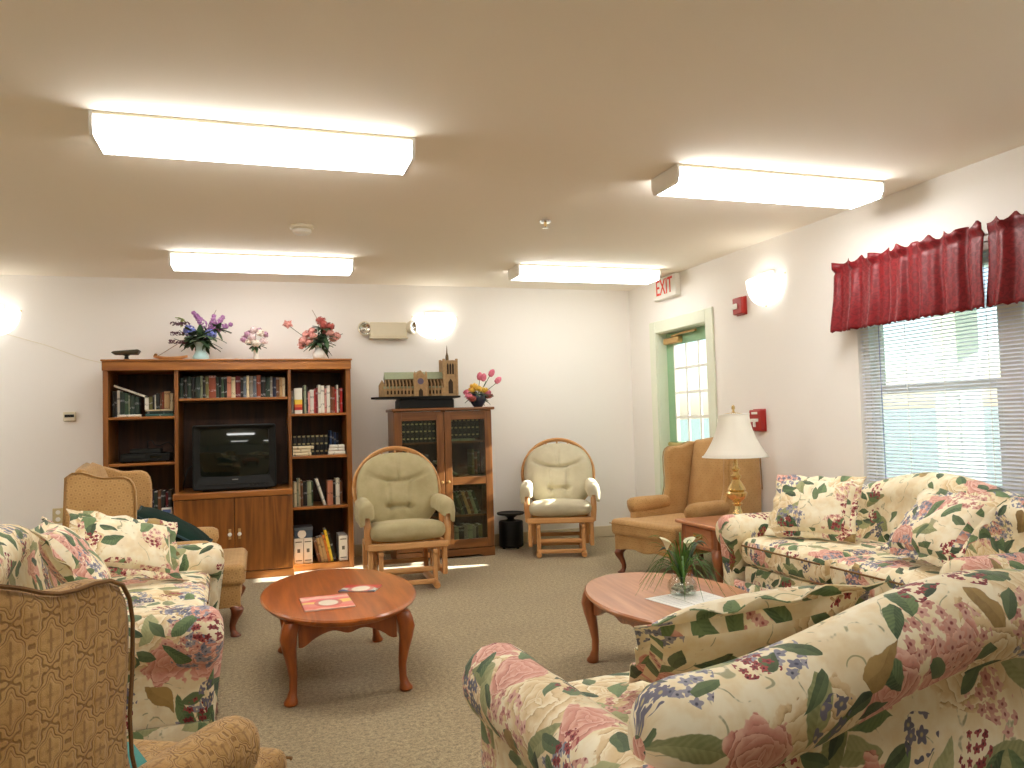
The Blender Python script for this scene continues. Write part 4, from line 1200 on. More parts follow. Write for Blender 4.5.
# ------------------------------------------------------------------ books
BC = dict(black=(30, 28, 24), darkgreen=(34, 52, 40), green=(58, 82, 56), sage=(150, 158, 128), olive=(112, 108, 62), white=(232, 228, 214), cream=(220, 204, 166),
          tan=(186, 152, 104), brown=(110, 70, 42), redbrown=(138, 66, 40), darkred=(110, 28, 30), red=(186, 44, 40), salmon=(206, 136, 108), pink=(224, 160, 150),
          grey=(140, 134, 122), slate=(96, 106, 118), blue=(48, 74, 120), navy=(28, 34, 58), yellow=(236, 204, 60), orange=(206, 124, 54), teal=(52, 98, 92), gold=(190, 160, 84))
BM = {}
def bookmat(c):
    if c not in BM:
        m, nt, out = new_mat('book_cover_'+c); g = G(nt)
        tc = g.n('ShaderNodeTexCoord').outputs['Object']
        x, y, z = g.sep(tc)
        oi = g.n('ShaderNodeObjectInfo').outputs['Random']
        base = srgb(*BC[c])
        lum = sum(base)/3
        alt = tuple(min(1, q*.5+.35) for q in base) if lum < .25 else tuple(q*.35 for q in base)
        s1 = g.ss(g.m('ABSOLUTE', g.m('SUBTRACT', g.m('FRACT', g.m('MULTIPLY_ADD', z, 9.0, g.m('MULTIPLY', oi, 7.0))), .5)), .08, .06)
        nz = g.noise(tc, 130.0, 2)[0]
        f = g.m('MULTIPLY', s1, g.m('GREATER_THAN', nz, .48))
        cc = g.mix(g.m('MULTIPLY', f, .7), base+(1,), alt+(1,))
        g.bsdf(out, cc, .5); BM[c] = m
    return BM[c]
names = dict(darkgreen='dark green', redbrown='reddish brown', darkred='dark red')
def book(loc, th, h, d, col, lean=0.0, label='', group=None, flat=False, rz=0.0, mat2=None):
    """spine faces -y; upright unless flat"""
    m = MB(); cv = min(.003, th*.18)
    m.box(0, cv, 0, d, 0, h); m.box(th-cv, th, 0, d, 0, h)
    m.prism([(0, .004), (0, .0), (th*.15, -.003), (th*.5, -.0045), (th*.85, -.003), (th, 0), (th, .004)], 0, h, 'z')
    m.cur = 1; m.box(cv, th-cv, .0041, d-.004, .003, h-.003); m.cur = 0
    o = m.build('book', [mat2 or bookmat(col), M['paper']], None)
    if flat:
        o.rotation_euler = (0, -PI/2, rz); o.location = (loc[0]+h, loc[1], loc[2]+.0005)
    else:
        a = R(lean); o.rotation_euler = (0, a, 0)
        o.location = (loc[0], loc[1], loc[2]+.0006 + (math.sin(a)*0 if a >= 0 else 0) + (th*math.sin(a) if a > 0 else 0))
    return tag(o, label, 'book', group)
def row(x, z, y, items, where, group, n0=0, gap=.0012):
    for i, it in enumerate(items):
        col, th, h = it[:3]; lean = it[3] if len(it) > 3 else 0
        if col is None: x += th; continue
        n0 += 1
        nm = names.get(col, col)
        if lean < 0:   # leans to the left: pivots about the lower left corner
            pass
        book((x, y+rnd.uniform(0, .018), z), th, h, min(.15, h*.75), col, lean, f'{nm} book, {ORD[n0-1]} from the left {where}', group)
        x += th+gap + (h*math.sin(R(lean)) if lean > 0 else 0)
    return n0
W_ = .0075
YS = 6.665
g1 = 'books on the top shelf left of the television bay'
w1 = 'on the upper left shelf of the oak bookcase'
row(L0_+.012, 1.277, YS+.03, [('black', .016, .205), ('black', .016, .20), ('white', .021, .208), ('darkgreen', .030, .195), ('green', .026, .185), ('sage', .010, .17), ('darkgreen', .030, .168), ('darkgreen', .032, .155)], w1, g1)
book((-1.02, YS-.045, 1.277), .018, .16, .068, 'white', flat=True, label='white book lying flat at the front of the upper left shelf')
book((-.845, YS-.01, 1.277), .020, .225, .14, 'teal', flat=True, label='teal book lying lowest under the short books on the upper left shelf')if False else None
fb = book((-.835, YS+.03, 1.277), .021, .20, .14, 'teal', flat=True, label='teal book lying lowest beneath the short books, upper left shelf')
fb = book((-.832, YS+.03, 1.2995), .018, .195, .14, 'darkgreen', flat=True, label='dark green book lying second beneath the short books, upper left shelf')
fb = book((-.838, YS+.03, 1.3195), .012, .20, .14, 'cream', flat=True, label='cream book lying uppermost beneath the short books, upper left shelf')
row(-.842, 1.3325, YS+.035, [('white', .028, .095), ('olive', .026, .10), ('black', .014, .11), ('white', .008, .115), ('black', .026, .125), ('brown', .016, .13), ('redbrown', .014, .135), ('tan', .040, .14), ('cream', .024, .125)],
    'in the short row above flat books', 'short books standing on a pile of flat books')
o = book((0, 0, 0), .016, .235, .13, 'white', label='white book lying slantwise across the tops of the upper left shelf books')
o.matrix_world = Matrix.Translation((-1.055, YS+.04, 1.5295)) @ Matrix.Rotation(R(111.5), 4, 'Y')
w2 = 'on the shelf above the television'
items = [('darkgreen', .026, .165), ('black', .022, .16), ('darkgreen', .028, .17), ('black', .024, .165), ('darkgreen', .03, .168), ('sage', .017, .178), ('black', .018, .165), ('olive', .020, .172), ('redbrown', .046, .178), ('darkgreen', .018, .168), ('black', .016, .17),
         ('green', .016, .165), ('black', .020, .17), ('salmon', .028, .172), ('cream', .026, .165), ('darkred', .034, .172), ('black', .018, .162), ('slate', .020, .168), ('cream', .018, .178), ('grey', .026, .174), ('slate', .022, .172), ('redbrown', .028, .18), ('black', .032, .165), ('darkgreen', .030, .16),
         ('grey', .016, .168), ('navy', .024, .158), ('brown', .022, .165), ('tan', .020, .16), ('cream', .018, .158)]
tot = sum(i[1] for i in items)+.0012*len(items); k = (.815)/tot
row(D1b+.004, 1.412, YS, [(c, w*k-.0003, h) for c, w, h in items], w2, 'books on the shelf above the television')
w3 = 'on the upper right shelf of the oak bookcase'
m, nt, out = new_mat('rainbow_spine'); g = G(nt)
_x, _y, _z = g.sep(g.n('ShaderNodeTexCoord').outputs['Object'])
cr = g.n('ShaderNodeValToRGB', {'Fac': g.m('MULTIPLY', _z, 1/.21)}); cr.color_ramp.interpolation = 'CONSTANT'
e = cr.color_ramp.elements
for p_, c_ in ((.14, (190, 40, 36)), (.25, (226, 110, 50)), (.36, (240, 206, 70)), (.55, (236, 232, 214))):
    q = e.new(p_); q.color = srgb(*c_)+(1,)
e[0].color = srgb(230, 226, 210)+(1,); e[-1].color = srgb(236, 232, 220)+(1,)
g.bsdf(out, cr.outputs[0], .4)
book((R0_+.028, YS, 1.272), .062, .21, .15, 'white', label='thick white book with yellow and red bands on the upper right shelf', mat2=m)
row(R0_+.006, 1.272, YS+.01, [('grey', .017, .19)], 'beside the banded thick book, upper right shelf', None)
row(R0_+.104, 1.272, YS, [('sage', .020, .235), ('black', .010, .22), ('pink', .016, .18), ('white', .032, .195), ('red', .010, .20), ('darkred', .018, .21), ('white', .022, .235), ('white', .028, .228), ('pink', .018, .205), ('white', .026, .228), ('brown', .018, .22), ('redbrown', .020, .215), ('red', .012, .20), ('white', .014, .235), ('brown', .010, .20), ('red', .022, .205)][0:16],
    w3, 'books on the upper right shelf')
w4 = 'in the dark encyclopedia set on the second right shelf'
def bandmat():
    m, nt, out = new_mat('banded_dark_spine'); g = G(nt)
    x, y, z = g.sep(g.n('ShaderNodeTexCoord').outputs['Object'])
    a = g.ss(g.m('ABSOLUTE', g.m('SUBTRACT', g.m('FRACT', g.m('MULTIPLY', z, 16.0)), .5)), .12, .09)
    fx = g.m('FRACT', g.m('MULTIPLY', x, 1.0))
    gx, gy, gz = g.sep(g.n('ShaderNodeTexCoord').outputs['Generated'])
    a = g.m('MULTIPLY', a, g.ss(g.m('ABSOLUTE', g.m('SUBTRACT', gx, .5)), .34, .26))
    c = g.mix(g.m('MULTIPLY', a, .8), srgb(26, 28, 28), srgb(206, 194, 136))
    g.bsdf(out, c, .45); return m
BAND = bandmat()
for i in range(8):
    book((R0_+.012+i*.0365, YS+.12, .925), .0350, .165, .13, 'black', label=f'dark banded encyclopedia, {ORD[i]} from the left on the second right shelf', group='dark encyclopedia set', mat2=BAND)
row(R0_+.315, .925, YS+.11, [('blue', .018, .20), ('navy', .016, .19), ('blue', .016, .185), ('navy', .02, .18)], 'at the right end of the second right shelf', 'blue books at the end of the second right shelf')
for i, (w, hh) in enumerate(((.145, .026), (.14, .024), (.165, .026))):
    book((R0_+.010, YS-.01, .925+sum((.0275, .0255)[:i])), hh, w, .11, 'cream', flat=True, label=f'cream book lying flat, {("lowest","middle","topmost")[i]} of the left pile on the second right shelf', group=None)
for i, (w, hh) in enumerate(((.135, .026), (.125, .024), (.12, .028))):
    book((R1_-.145+.005*i, YS-.01, .925+sum((.0275, .0255)[:i])), hh, w, .11, 'white', flat=True, label=f'white book lying flat, {("lowest","middle","topmost")[i]} of the right pile on the second right shelf')
w5 = 'on the third right shelf of the oak bookcase'
n = row(R0_+.010, .512, YS, [('cream', .026, .20), ('sage', .012, .225), ('cream', .014, .225), ('brown', .018, .21), ('black', .032, .20), ('sage', .034, .205), ('green', .012, .20), (None, .005, 0)], w5, 'books on the third right shelf')
book((R0_+.248, YS, .512), .022, .225, .15, 'white', -17, 'white book leaning to the left on the third right shelf')
row(R0_+.282, .512, YS, [('salmon', .044, .20), ('black', .020, .20), ('white', .032, .215), ('brown', .022, .19)], 'past the leaning white book on the third right shelf', 'books right of the leaning one')
# ring binders, box and leaning books on the bottom right shelf
def binder(x, label):
    t = thing('ring_binder', label, 'binder', (x, YS-.005, .0505))
    MB().box(0, .070, 0, .24, 0, .205).build('cover', M['white'], t, bevel=.003)
    c = MB(); c.box(.010, .060, -.0015, 0, .172, .180); c.box(.010, .060, -.0015, 0, .022, .030); c.box(.024, .046, -.0015, 0, .09, .12)
    c.build('spine_label', M['dark'] if False else plain('grey_label', srgb(110, 108, 100), .6), t)
binder(R0_+.008, 'white ring binder, first on the bottom right shelf below the blue box')
binder(R0_+.082, 'white ring binder, second on the bottom right shelf below the blue box')
binder(R1_-.074, 'white ring binder standing alone at the right end of the bottom shelf')
t = thing('storage_box', 'small blue box with a pale picture lying on the two white binders', 'box', (R0_+.010, YS-.005, .2572))
MB().box(0, .145, 0, .2, 0, .062).build('carton', plain('blue_carton', srgb(70, 88, 112), .5), t, bevel=.003)
MB().box(-.003, .148, -.003, .203, .062, .086).build('lid', plain('grey_blue_lid', srgb(92, 104, 120), .5), t, bevel=.003)
MB().lathe([(.001, 0), (.034, 0), (.034, .0012), (.001, .0012)], 16, M=Matrix.Translation((.06, 0, .033)) @ Matrix.Rotation(PI/2, 4, 'X')).build('picture', M['paper'], t)
for i, (c_, th, h, ln, dx) in enumerate((('brown', .024, .19, -12, .198), ('tan', .022, .20, -12, .2245), ('tan', .026, .205, -12, .249), ('orange', .020, .225, -12, .2775), ('yellow', .020, .265, -12, .300), ('black', .022, .225, -12, .3225))):
    book((R0_+dx, YS, .0505), th, h, .16, c_, ln, f'{c_} book leaning left, {ORD[i]} past the binders on the bottom right shelf')
# low left shelf, mostly hidden by the wing chair
row(D1a-.215, .505, YS+.02, [('black', .03, .19), ('navy', .024, .20), ('darkgreen', .026, .19), ('brown', .022, .195), ('black', .03, .19), ('darkred', .018, .18), ('black', .026, .195)], 'on the low left shelf behind the wing chair', 'dark books on the low left shelf')
t = thing('small_carton', 'small white and blue carton on the low left shelf', 'box', (-.72, YS-.035, .5055))
MB().box(0, .075, 0, .045, 0, .062).build('carton', M['white'], t, bevel=.002)
MB().box(.008, .067, -.0012, 0, .022, .05).build('printed_panel', plain('blue_print', srgb(90, 116, 170), .5), t)

# ------------------------------------------------------------------ glass door bookcase
GX0, GX1, GY, GB, GH = 1.088, 1.948, 6.60, 6.93, 1.292
t = thing('glass_bookcase', 'brown wood bookcase with two glass doors holding the model cathedral', 'bookcase', (0, 0, 0))
part('top_board', M['walnut_h'], (GX0-.018, GX1+.022, GY-.022, GB, GH-.024, GH), bevel=.006)
part('side_panel', M['walnut'], (GX0, GX0+.02, GY+.021, GB, .0, GH-.0245)); part('side_panel', M['walnut'], (GX1-.02, GX1, GY+.021, GB, 0, GH-.0245))
part('back_panel', M['oak_dark'], (GX0+.02, GX1-.02, GB-.012, GB, .05, GH-.03), bevel=0)
part('base_board', M['walnut_h'], (GX0+.02, GX1-.02, GY+.03, GB-.012, .05, .07))
k = [(GX0, .075), (GX0, 0), (GX0+.10, 0), (GX0+.13, .018), (GX1-.13, .018), (GX1-.10, 0), (GX1, 0), (GX1, .075)]
MB().prism(k, GY+.004, GY+.021, 'y').build('kick_board', M['walnut_h'], t, bevel=.003)
gm = (GX0+GX1)/2
for z in (.36, .70, 1.00): part('shelf', M['walnut_h'], (GX0+.021, GX1-.021, GY+.05, GB-.013, z-.016, z), bevel=.002)
part('center_post', M['walnut'], (gm-.018, gm+.018, GY+.022, GY+.045, .076, GH-.0245), bevel=.002)
for x0, x1, kx in ((GX0+.004, gm-.003, gm-.028), (gm+.003, GX1-.004, gm+.028)):
    st_ = .062; z0, z1 = .082, GH-.030; zm = .66
    c = MB(); c.box(x0, x0+st_, GY, GY+.02, z0, z1); c.box(x1-st_, x1, GY, GY+.02, z0, z1)
    d = c.build('door', M['walnut'], t, bevel=.003)
    for a, b in ((z0, z0+.075), (zm-.035, zm+.03), (z1-.075, z1)): MB().box(x0+st_, x1-st_, GY+.001, GY+.019, a, b).build('rail', M['walnut_h'], d, bevel=.002)
    for a, b in ((z0+.075, zm-.035), (zm+.03, z1-.075)): MB().box(x0+st_, x1-st_, GY+.009, GY+.012, a, b).build('pane', M['cabglass'], d, flat=True)
    MB().lathe([(.005, 0), (.006, .010), (.013, .016), (.012, .024), (.001, .027)], 12, M=Matrix.Translation((kx, GY, .655)) @ Matrix.Rotation(PI/2, 4, 'X')).build('knob', M['bronze'], d)
YG = GY+.06
a0, a1, b0, b1 = GX0+.072, gm-.07, gm+.07, GX1-.072
for i in range(8): book((a0+i*.0375, YG, 1.0), .036, .205, .14, 'black', label=f'gold banded dark volume, {ORD[i]} from the left behind the left glass door', group='banded volumes in the left glass door', mat2=BAND)
for i in range(7): book((b0+i*.0385, YG+.03, 1.022), .037, .18, .13, 'black', label=f'gold banded dark volume, {ORD[i]} from the left behind the right glass door', group='banded volumes in the right glass door', mat2=BAND)
book((b0+.0, YG, 1.0), .018, .22, .165, 'sage', flat=True, label='pale book lying under the banded volumes behind the right glass door')
row(a0, .70, YG, [('olive', .03, .2), ('black', .026, .19), ('gold', .03, .21), ('green', .024, .2), ('darkgreen', .03, .19), ('olive', .026, .2), ('brown', .03, .2), ('black', .03, .19)], 'on the second shelf behind the left glass door', 'books behind the left glass door')
book((b0+.045, YG, .70), .02, .22, .15, 'sage', -56, 'pale book fallen over sideways behind the right glass door')
row(b0+.20, .70, YG+.04, [('olive', .022, .22), ('brown', .024, .20), ('darkgreen', .022, .21)], 'on the second shelf behind the right glass door', 'books on the second shelf behind the right door')
for i, (c_, ln) in enumerate((('green', -18), ('black', -18), ('tan', -18), ('brown', -18), ('sage', -18), ('darkgreen', -18))):
    book((b0+.085+i*.030, YG, .36), .026, .205, .14, c_, ln, f'{names.get(c_, c_)} book tilted left, {ORD[i]} in the third row behind the right glass door')
row(b0+.02, .07, YG, [('sage', .034, .19), ('black', .05, .18), ('grey', .030, .2), ('sage', .04, .2), ('grey', .03, .19), ('black', .02, .18), ('olive', .034, .195)], 'on the bottom shelf behind the right glass door', 'bottom shelf books behind the right door')
row(a0, .36, YG, [('brown', .03, .2), ('black', .03, .2), ('darkgreen', .03, .2), ('tan', .03, .19), ('black', .04, .2), ('olive', .03, .2)], 'on the third shelf behind the left glass door', 'third shelf books behind the left door')
row(a0, .07, YG, [('black', .03, .2), ('sage', .03, .2), ('brown', .04, .2), ('black', .03, .19), ('green', .03, .2)], 'on the bottom shelf behind the left glass door', 'bottom shelf books behind the left door')

# ------------------------------------------------------------------ model cathedral on its dark stand
t = thing('display_stand', 'black stepped display stand with wide top under the model cathedral', 'stand', (1.36, 6.78, GH+.0005))
MB().box(-.21, .27, -.11, .12, 0, .075).build('plinth', M['black'], t, bevel=.006)
MB().box(-.20, .26, -.115, .115, .075, .088).build('moulding', M['dark'], t, bevel=.004)
MB().prism([(-.44, -.02), (-.36, -.13), (.325, -.13), (.335, .12), (-.38, .12)], .088, .105, 'z').build('top_board', M['black'], t, bevel=.003)
stone = plain('carved_tan_resin', srgb(170, 138, 96), .7, var=.35, bump=.3, scale=45)
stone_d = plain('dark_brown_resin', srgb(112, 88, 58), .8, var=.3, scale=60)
roofm = plain('grey_green_roof_resin', srgb(150, 158, 130), .7, var=.12, scale=50)
dk = plain('dark_umber_resin', srgb(58, 42, 28), .9, var=.2)
t = thing('model_cathedral', 'tan model of a gothic cathedral with one tall tower on the black stand', 'ornament', (1.335, 6.77, GH+.1062))
MB().box(-.315, .215, -.085, .085, 0, .07).build('aisle', stone, t, bevel=.004)
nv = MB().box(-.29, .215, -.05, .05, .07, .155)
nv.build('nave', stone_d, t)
MB().prism([(-.058, .152), (.058, .152), (0, .215)], -.295, .215, 'x').build('roof', roofm, t)
MB().prism([(-.083, .066), (-.05, .066), (-.05, .09)], -.31, .215, 'x').build('aisle_roof', roofm, t)
for i in range(17):
    x = -.295+.0305*i
    if -.045 < x < .055: continue
    c = MB(); c.box(x-.004, x+.004, -.098, -.080, 0, .10); c.prism([(-.090, .085), (-.050, .135), (-.050, .148), (-.094, .10)], x-.0035, x+.0035, 'x')
    c.prism([(x-.006, .10), (x+.006, .10), (x, .128)], -.097, -.083, 'y')
    c.build('buttress', stone, t)
for i in range(16):
    x = -.28+.0305*i
    if -.05 < x < .05: continue
    MB().prism([(x-.007, .02), (x+.007, .02), (x+.007, .045), (x, .056), (x-.007, .045)], -.0875, -.0845, 'y').build('aisle_arch', dk, t)
    MB().prism([(x-.006, .088), (x+.006, .088), (x+.006, .132), (x, .146), (x-.006, .132)], -.053, -.0495, 'y').build('window_arch', dk, t)
c = MB(); c.box(-.048, .048, -.115, 0, 0, .165); c.prism([(-.054, .165), (.054, .165), (0, .225)], -.117, 0, 'y')
for s in (-1, 1): c.box(s*.05-.008, s*.05+.008, -.122, -.10, 0, .185); c.prism([(s*.05-.010, .185), (s*.05+.010, .185), (s*.05, .215)], -.122, -.10, 'y')
tr = c.build('transept', stone, t, bevel=.002)
MB().lathe([(.001, 0), (.027, 0), (.027, .003), (.001, .003)], 20, M=Matrix.Translation((0, -.1155, .128)) @ Matrix.Rotation(PI/2, 4, 'X')).build('rose_window', plain('violet_glass', srgb(96, 84, 104), .4), tr)
MB().prism([(-.018, .0), (.018, 0), (.018, .045), (0, .068), (-.018, .045)], -.1185, -.1145, 'y').build('portal', dk, tr)
c = MB(); c.box(.215, .335, -.075, .075, 0, .30)
for x in (.218, .332):
    for y in (-.073, .073): c.box(x-.010, x+.010, y-.010, y+.010, 0, .325)
c.box(.21, .34, -.08, .08, .165, .175); c.box(.21, .34, -.08, .08, .30, .312)
tw = c.build('tower', stone, t, bevel=.002)
c = MB()
for x in (.252, .275, .298): c.prism([(x-.008, .19), (x+.008, .19), (x+.008, .27), (x, .288), (x-.008, .27)], -.0775, -.0745, 'y')
for x in (.275,): c.prism([(x-.02, .02), (x+.02, .02), (x+.02, .12), (x, .150), (x-.02, .12)], -.0775, -.0745, 'y')
for y in (-.03, 0, .03): c.prism([(y-.008, .19), (y+.008, .19), (y+.008, .27), (y, .288), (y-.008, .27)], .3345, .3375, 'x')
c.build('belfry_opening', dk, tw)
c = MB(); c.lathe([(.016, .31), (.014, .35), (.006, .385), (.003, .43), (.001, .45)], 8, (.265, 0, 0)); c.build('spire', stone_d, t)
c = MB(); c.lathe([(.03, 0), (.03, .10), (.001, .15)], 10, (-.315, 0, 0)); c.build('apse', stone, t)

# ------------------------------------------------------------------ flowers
def petals(mb, c, rad, n, size, rg_, squash=.8):
    for i in range(n):
        v = Vector((rg_.gauss(0, 1), rg_.gauss(0, 1), rg_.gauss(0, 1))).normalized()
        p = Vector(c)+Vector((v.x*rad, v.y*rad, v.z*rad*squash))*(.75+.3*rg_.random())
        a = v.orthogonal().normalized(); b = v.cross(a); th = rg_.random()*PI
        s = size*(.7+.6*rg_.random())
        k0 = len(mb.v)
        pts = [p+v*s*.25]
        for j in range(8):
            q = th+2*PI*j/8; r = s*(1.0 if j % 2 == 0 else .55)
            pts.append(p+(a*math.cos(q)+b*math.sin(q))*r+v*(s*.15 if j % 2 == 0 else 0))
        mb.v.extend(pts)
        for j in range(8): mb.face([k0, k0+1+j, k0+1+(j+1) % 8])
        mb.v.append(p-v*s*.3)
        for j in range(8): mb.face([k0+9, k0+1+(j+1) % 8, k0+1+j])
FM = {k: cloth('petal_'+k, srgb(*a), srgb(*b), 70, .6) for k, a, b in (
    ('lilac', (196, 142, 190), (150, 92, 150)), ('blue', (140, 150, 214), (96, 106, 180)), ('plum', (110, 74, 86), (76, 48, 60)), ('pale', (238, 220, 216), (206, 176, 178)),
    ('white', (244, 238, 226), (224, 208, 190)), ('rose', (226, 168, 156), (196, 122, 112)), ('coral', (188, 96, 84), (150, 66, 60)), ('pink', (232, 140, 156), (206, 92, 120)), ('yellow', (240, 200, 80), (214, 160, 50)), ('mauve', (214, 176, 196), (180, 130, 160)), ('lightleaf', (176, 190, 110), (130, 150, 80)))}
leafm = cloth('silk_leaf', srgb(70, 96, 58), srgb(38, 62, 38), 50, .6)
def leaves(t, specs, seed, name='leaves', mat=None):
    q = random.Random(seed); mb = MB()
    for (c, n, ln, w) in specs:
        for i in range(n):
            v = Vector((q.gauss(0, 1), q.gauss(0, 1), q.gauss(0, .6))).normalized(); a = Vector((0, 0, 1)).cross(v)
            a = a.normalized() if a.length > .1 else Vector((1, 0, 0))
            L = ln*(.7+.6*q.random()); rg = []
            for s in (0, .25, .55, .85, 1):
                ww = w*math.sin(PI*(.08+.9*s))
                p = Vector(c)+v*L*s+Vector((0, 0, -.25*L*s*s)); p.z = max(p.z, .012); rg.append([p+a*ww, p+Vector((0, 0, .003)), p-a*ww, p-Vector((0, 0, .003))])
            mb.rings(rg)
    o = mb.build(name, mat or leafm, t); return o
def stems(t, base, ends, r=.0025, mat=None):
    for e in ends:
        b = Vector(base); e = Vector(e); m_ = (b+e)/2+Vector((0, 0, .1*(e-b).length))*.3
        MB().tube([b, m_, e], r, 5).build('stem', mat or leafm, t)
def bloom(t, name, mat, c, rad, n, size, seed, sq=.85):
    mb = MB(); petals(mb, c, rad, n, size, random.Random(seed), sq)
    mb.lathe([(.001, -rad*.6), (rad*.6, -rad*.3), (rad*.72, 0), (rad*.6, rad*.3), (.001, rad*.6)], 10, c)
    return mb.build(name, FM[mat], t)
YF_ = 6.78
# lilac vase
t = thing('flower_vase', 'pale blue vase of lilac and blue silk flowers on the oak bookcase', 'vase', (-.435, YF_, EH+.0005))
MB().lathe([(.045, 0), (.062, .01), (.064, .03), (.05, .055), (.036, .09), (.040, .12), (.056, .145), (.060, .152), (.054, .15), (.036, .12), (.030, .09), (.001, .085)], 24, cap=False).build('vase_body', plain('pale_blue_glaze', srgb(176, 208, 206), .15, var=.1), t)
ctr = (0, 0, .16)
stems(t, (0, 0, .10), [(-.09, 0, .24), (.09, -.02, .24), (.13, 0, .30), (.05, 0, .31), (-.20, 0, .18), (-.16, 0, .25)])
leaves(t, [((0, -.01, .17), 40, .14, .028), ((-.06, -.02, .2), 20, .12, .026), ((.06, -.02, .2), 20, .12, .026), ((.12, 0, .26), 12, .1, .022)], 5)
bloom(t, 'hydrangea', 'blue', (-.085, -.03, .245), .05, 70, .014, 1); bloom(t, 'hydrangea', 'blue', (.075, -.04, .215), .048, 70, .014, 2)
for i, (p, q_) in enumerate((((.02, 0, .30), (-.05, 0, .39)), ((.10, .01, .27), (.17, .02, .36)), ((.10, 0, .25), (.23, 0, .30)), ((.08, .03, .26), (.10, .03, .37)))):
    mb = MB(); rg_ = random.Random(20+i)
    for k in range(5): petals(mb, Vector(p).lerp(Vector(q_), k/4), .036*(1-.15*k), 26, .012, rg_, 1)
    mb.build('lilac_spray', FM['lilac'], t)
for i, (x, z) in enumerate(((-.22, .155), (-.20, .22), (-.20, .30))):
    mb = MB(); rg_ = random.Random(30+i)
    for k in range(4): petals(mb, (x+.10-.035*k, -.01, z), .022, 16, .010, rg_, .7)
    mb.build('statice_sprig', FM['plum'], t)
leaves(t, [((-.14, 0, .34), 8, .05, .012)], 9, 'pale_sprig', FM['lightleaf'])
MB().tube([(.06, .02, .30), (.12, .02, .42)], .0018, 5).build('twig', M['brown'] if 'brown' in M else M['pipe'], t)
# white and mauve posy
t = thing('flower_vase', 'slim white vase with a round posy of white and mauve flowers, on the bookcase', 'vase', (-.01, YF_, EH+.0005))
MB().lathe([(.022, 0), (.024, .01), (.02, .05), (.022, .085), (.027, .10), (.024, .10), (.018, .05), (.001, .02)], 18, cap=False).build('vase_body', M['white'], t)
rg_ = random.Random(8)
stems(t, (0, 0, .05), [(-.04, 0, .16), (.05, 0, .16), (0, -.02, .22)])
leaves(t, [((0, 0, .13), 22, .07, .014)], 6)
for i, (x, y, z, m_) in enumerate(((-.055, -.02, .155, 'white'), (0, -.055, .14, 'white'), (.06, -.02, .16, 'pale'), (-.06, 0, .22, 'mauve'), (.035, -.04, .225, 'white'), (-.015, -.03, .25, 'pale'), (.07, .02, .22, 'mauve'), (-.09, .01, .18, 'mauve'), (.02, .03, .25, 'mauve'), (-.03, -.05, .19, 'pale'))):
    bloom(t, 'posy_flower', m_, (x, y, z), .032, 30, .014, 50+i)
# rose and coral bunch
t = thing('flower_vase', 'white vase with pink and coral silk flowers at the right of the oak bookcase', 'vase', (.495, YF_, EH+.0005))
MB().lathe([(.03, 0), (.05, .02), (.054, .045), (.045, .075), (.024, .10), (.022, .115), (.028, .125), (.024, .124), (.018, .11), (.03, .08), (.001, .03)], 22, cap=False).build('vase_body', M['white'], t)
stems(t, (0, 0, .09), [(-.13, 0, .18), (.0, 0, .3), (.10, 0, .2), (.04, 0, .33), (-.25, 0, .30), (.2, 0, .23)])
leaves(t, [((0, -.01, .16), 44, .12, .022), ((.05, -.02, .2), 24, .11, .02), ((.03, 0, .27), 14, .09, .018)], 7)
for i, (x, y, z) in enumerate(((-.13, -.03, .17), (-.08, -.05, .15), (-.10, -.03, .22), (-.045, -.05, .20), (-.14, 0, .13), (-.05, 0, .25), (.12, -.02, .19), (.15, 0, .21), (.09, -.03, .23))):
    bloom(t, 'rose_bloom', 'rose', (x, y, z), .034, 26, .017, 70+i)
for i, (x, y, z) in enumerate(((.04, -.03, .30), (.09, -.02, .29), (.02, 0, .34), (.07, -.01, .25))): bloom(t, 'coral_bloom', 'coral', (x, y, z), .038, 34, .017, 90+i)
mb = MB(); petals(mb, (-.25, -.01, .305), .025, 12, .030, random.Random(99), .6); mb.build('lily_bloom', FM['rose'], t)
MB().tube([(.02, 0, .3), (-.05, 0, .43)], .0018, 5).build('twig', M['pipe'], t)
# flower bowl on the glass door bookcase
t = thing('flower_bowl', 'small dark blue bowl of pink tulips and yellow flowers on the glass door bookcase', 'vase', (1.865, 6.74, GH+.0005))
t.scale = (1.16, 1.16, 1.16)
MB().lathe([(.03, 0), (.04, .012), (.062, .045), (.066, .075), (.06, .10), (.056, .10), (.058, .075), (.05, .045), (.001, .02)], 24, cap=False).build('bowl_body', plain('dark_blue_glaze', srgb(40, 50, 70), .12, var=.2), t)
stems(t, (0, 0, .06), [(.02, 0, .22), (.10, 0, .24), (.16, 0, .19), (.07, 0, .2)])
leaves(t, [((0, -.01, .10), 18, .10, .014), ((-.04, -.03, .11), 8, .08, .012)], 8)
for i, (x, y, z, m_) in enumerate(((-.06, -.03, .13, 'yellow'), (-.01, -.05, .14, 'yellow'), (.04, -.04, .13, 'yellow'), (-.03, 0, .165, 'yellow'), (-.085, -.05, .082, 'pink'), (-.06, -.06, .065, 'coral'), (.07, -.03, .11, 'pink'), (.09, 0, .085, 'coral'), (-.09, -.03, .115, 'pink'))):
    bloom(t, 'bowl_flower', m_, (x, y, z), .028, 20, .017, 120+i, .6)
for i, (x, y, z) in enumerate(((.02, 0, .235), (.045, -.02, .225), (.115, 0, .26), (.165, 0, .205))):
    Mx = Matrix.Translation((x, y, z)) @ Matrix.Rotation(.5*x/.1, 4, 'Y')
    MB().lathe([(.001, -.03), (.018, -.022), (.024, 0), (.020, .02), (.008, .034), (.001, .036)], 10, M=Mx).build('tulip', FM['pink'], t)
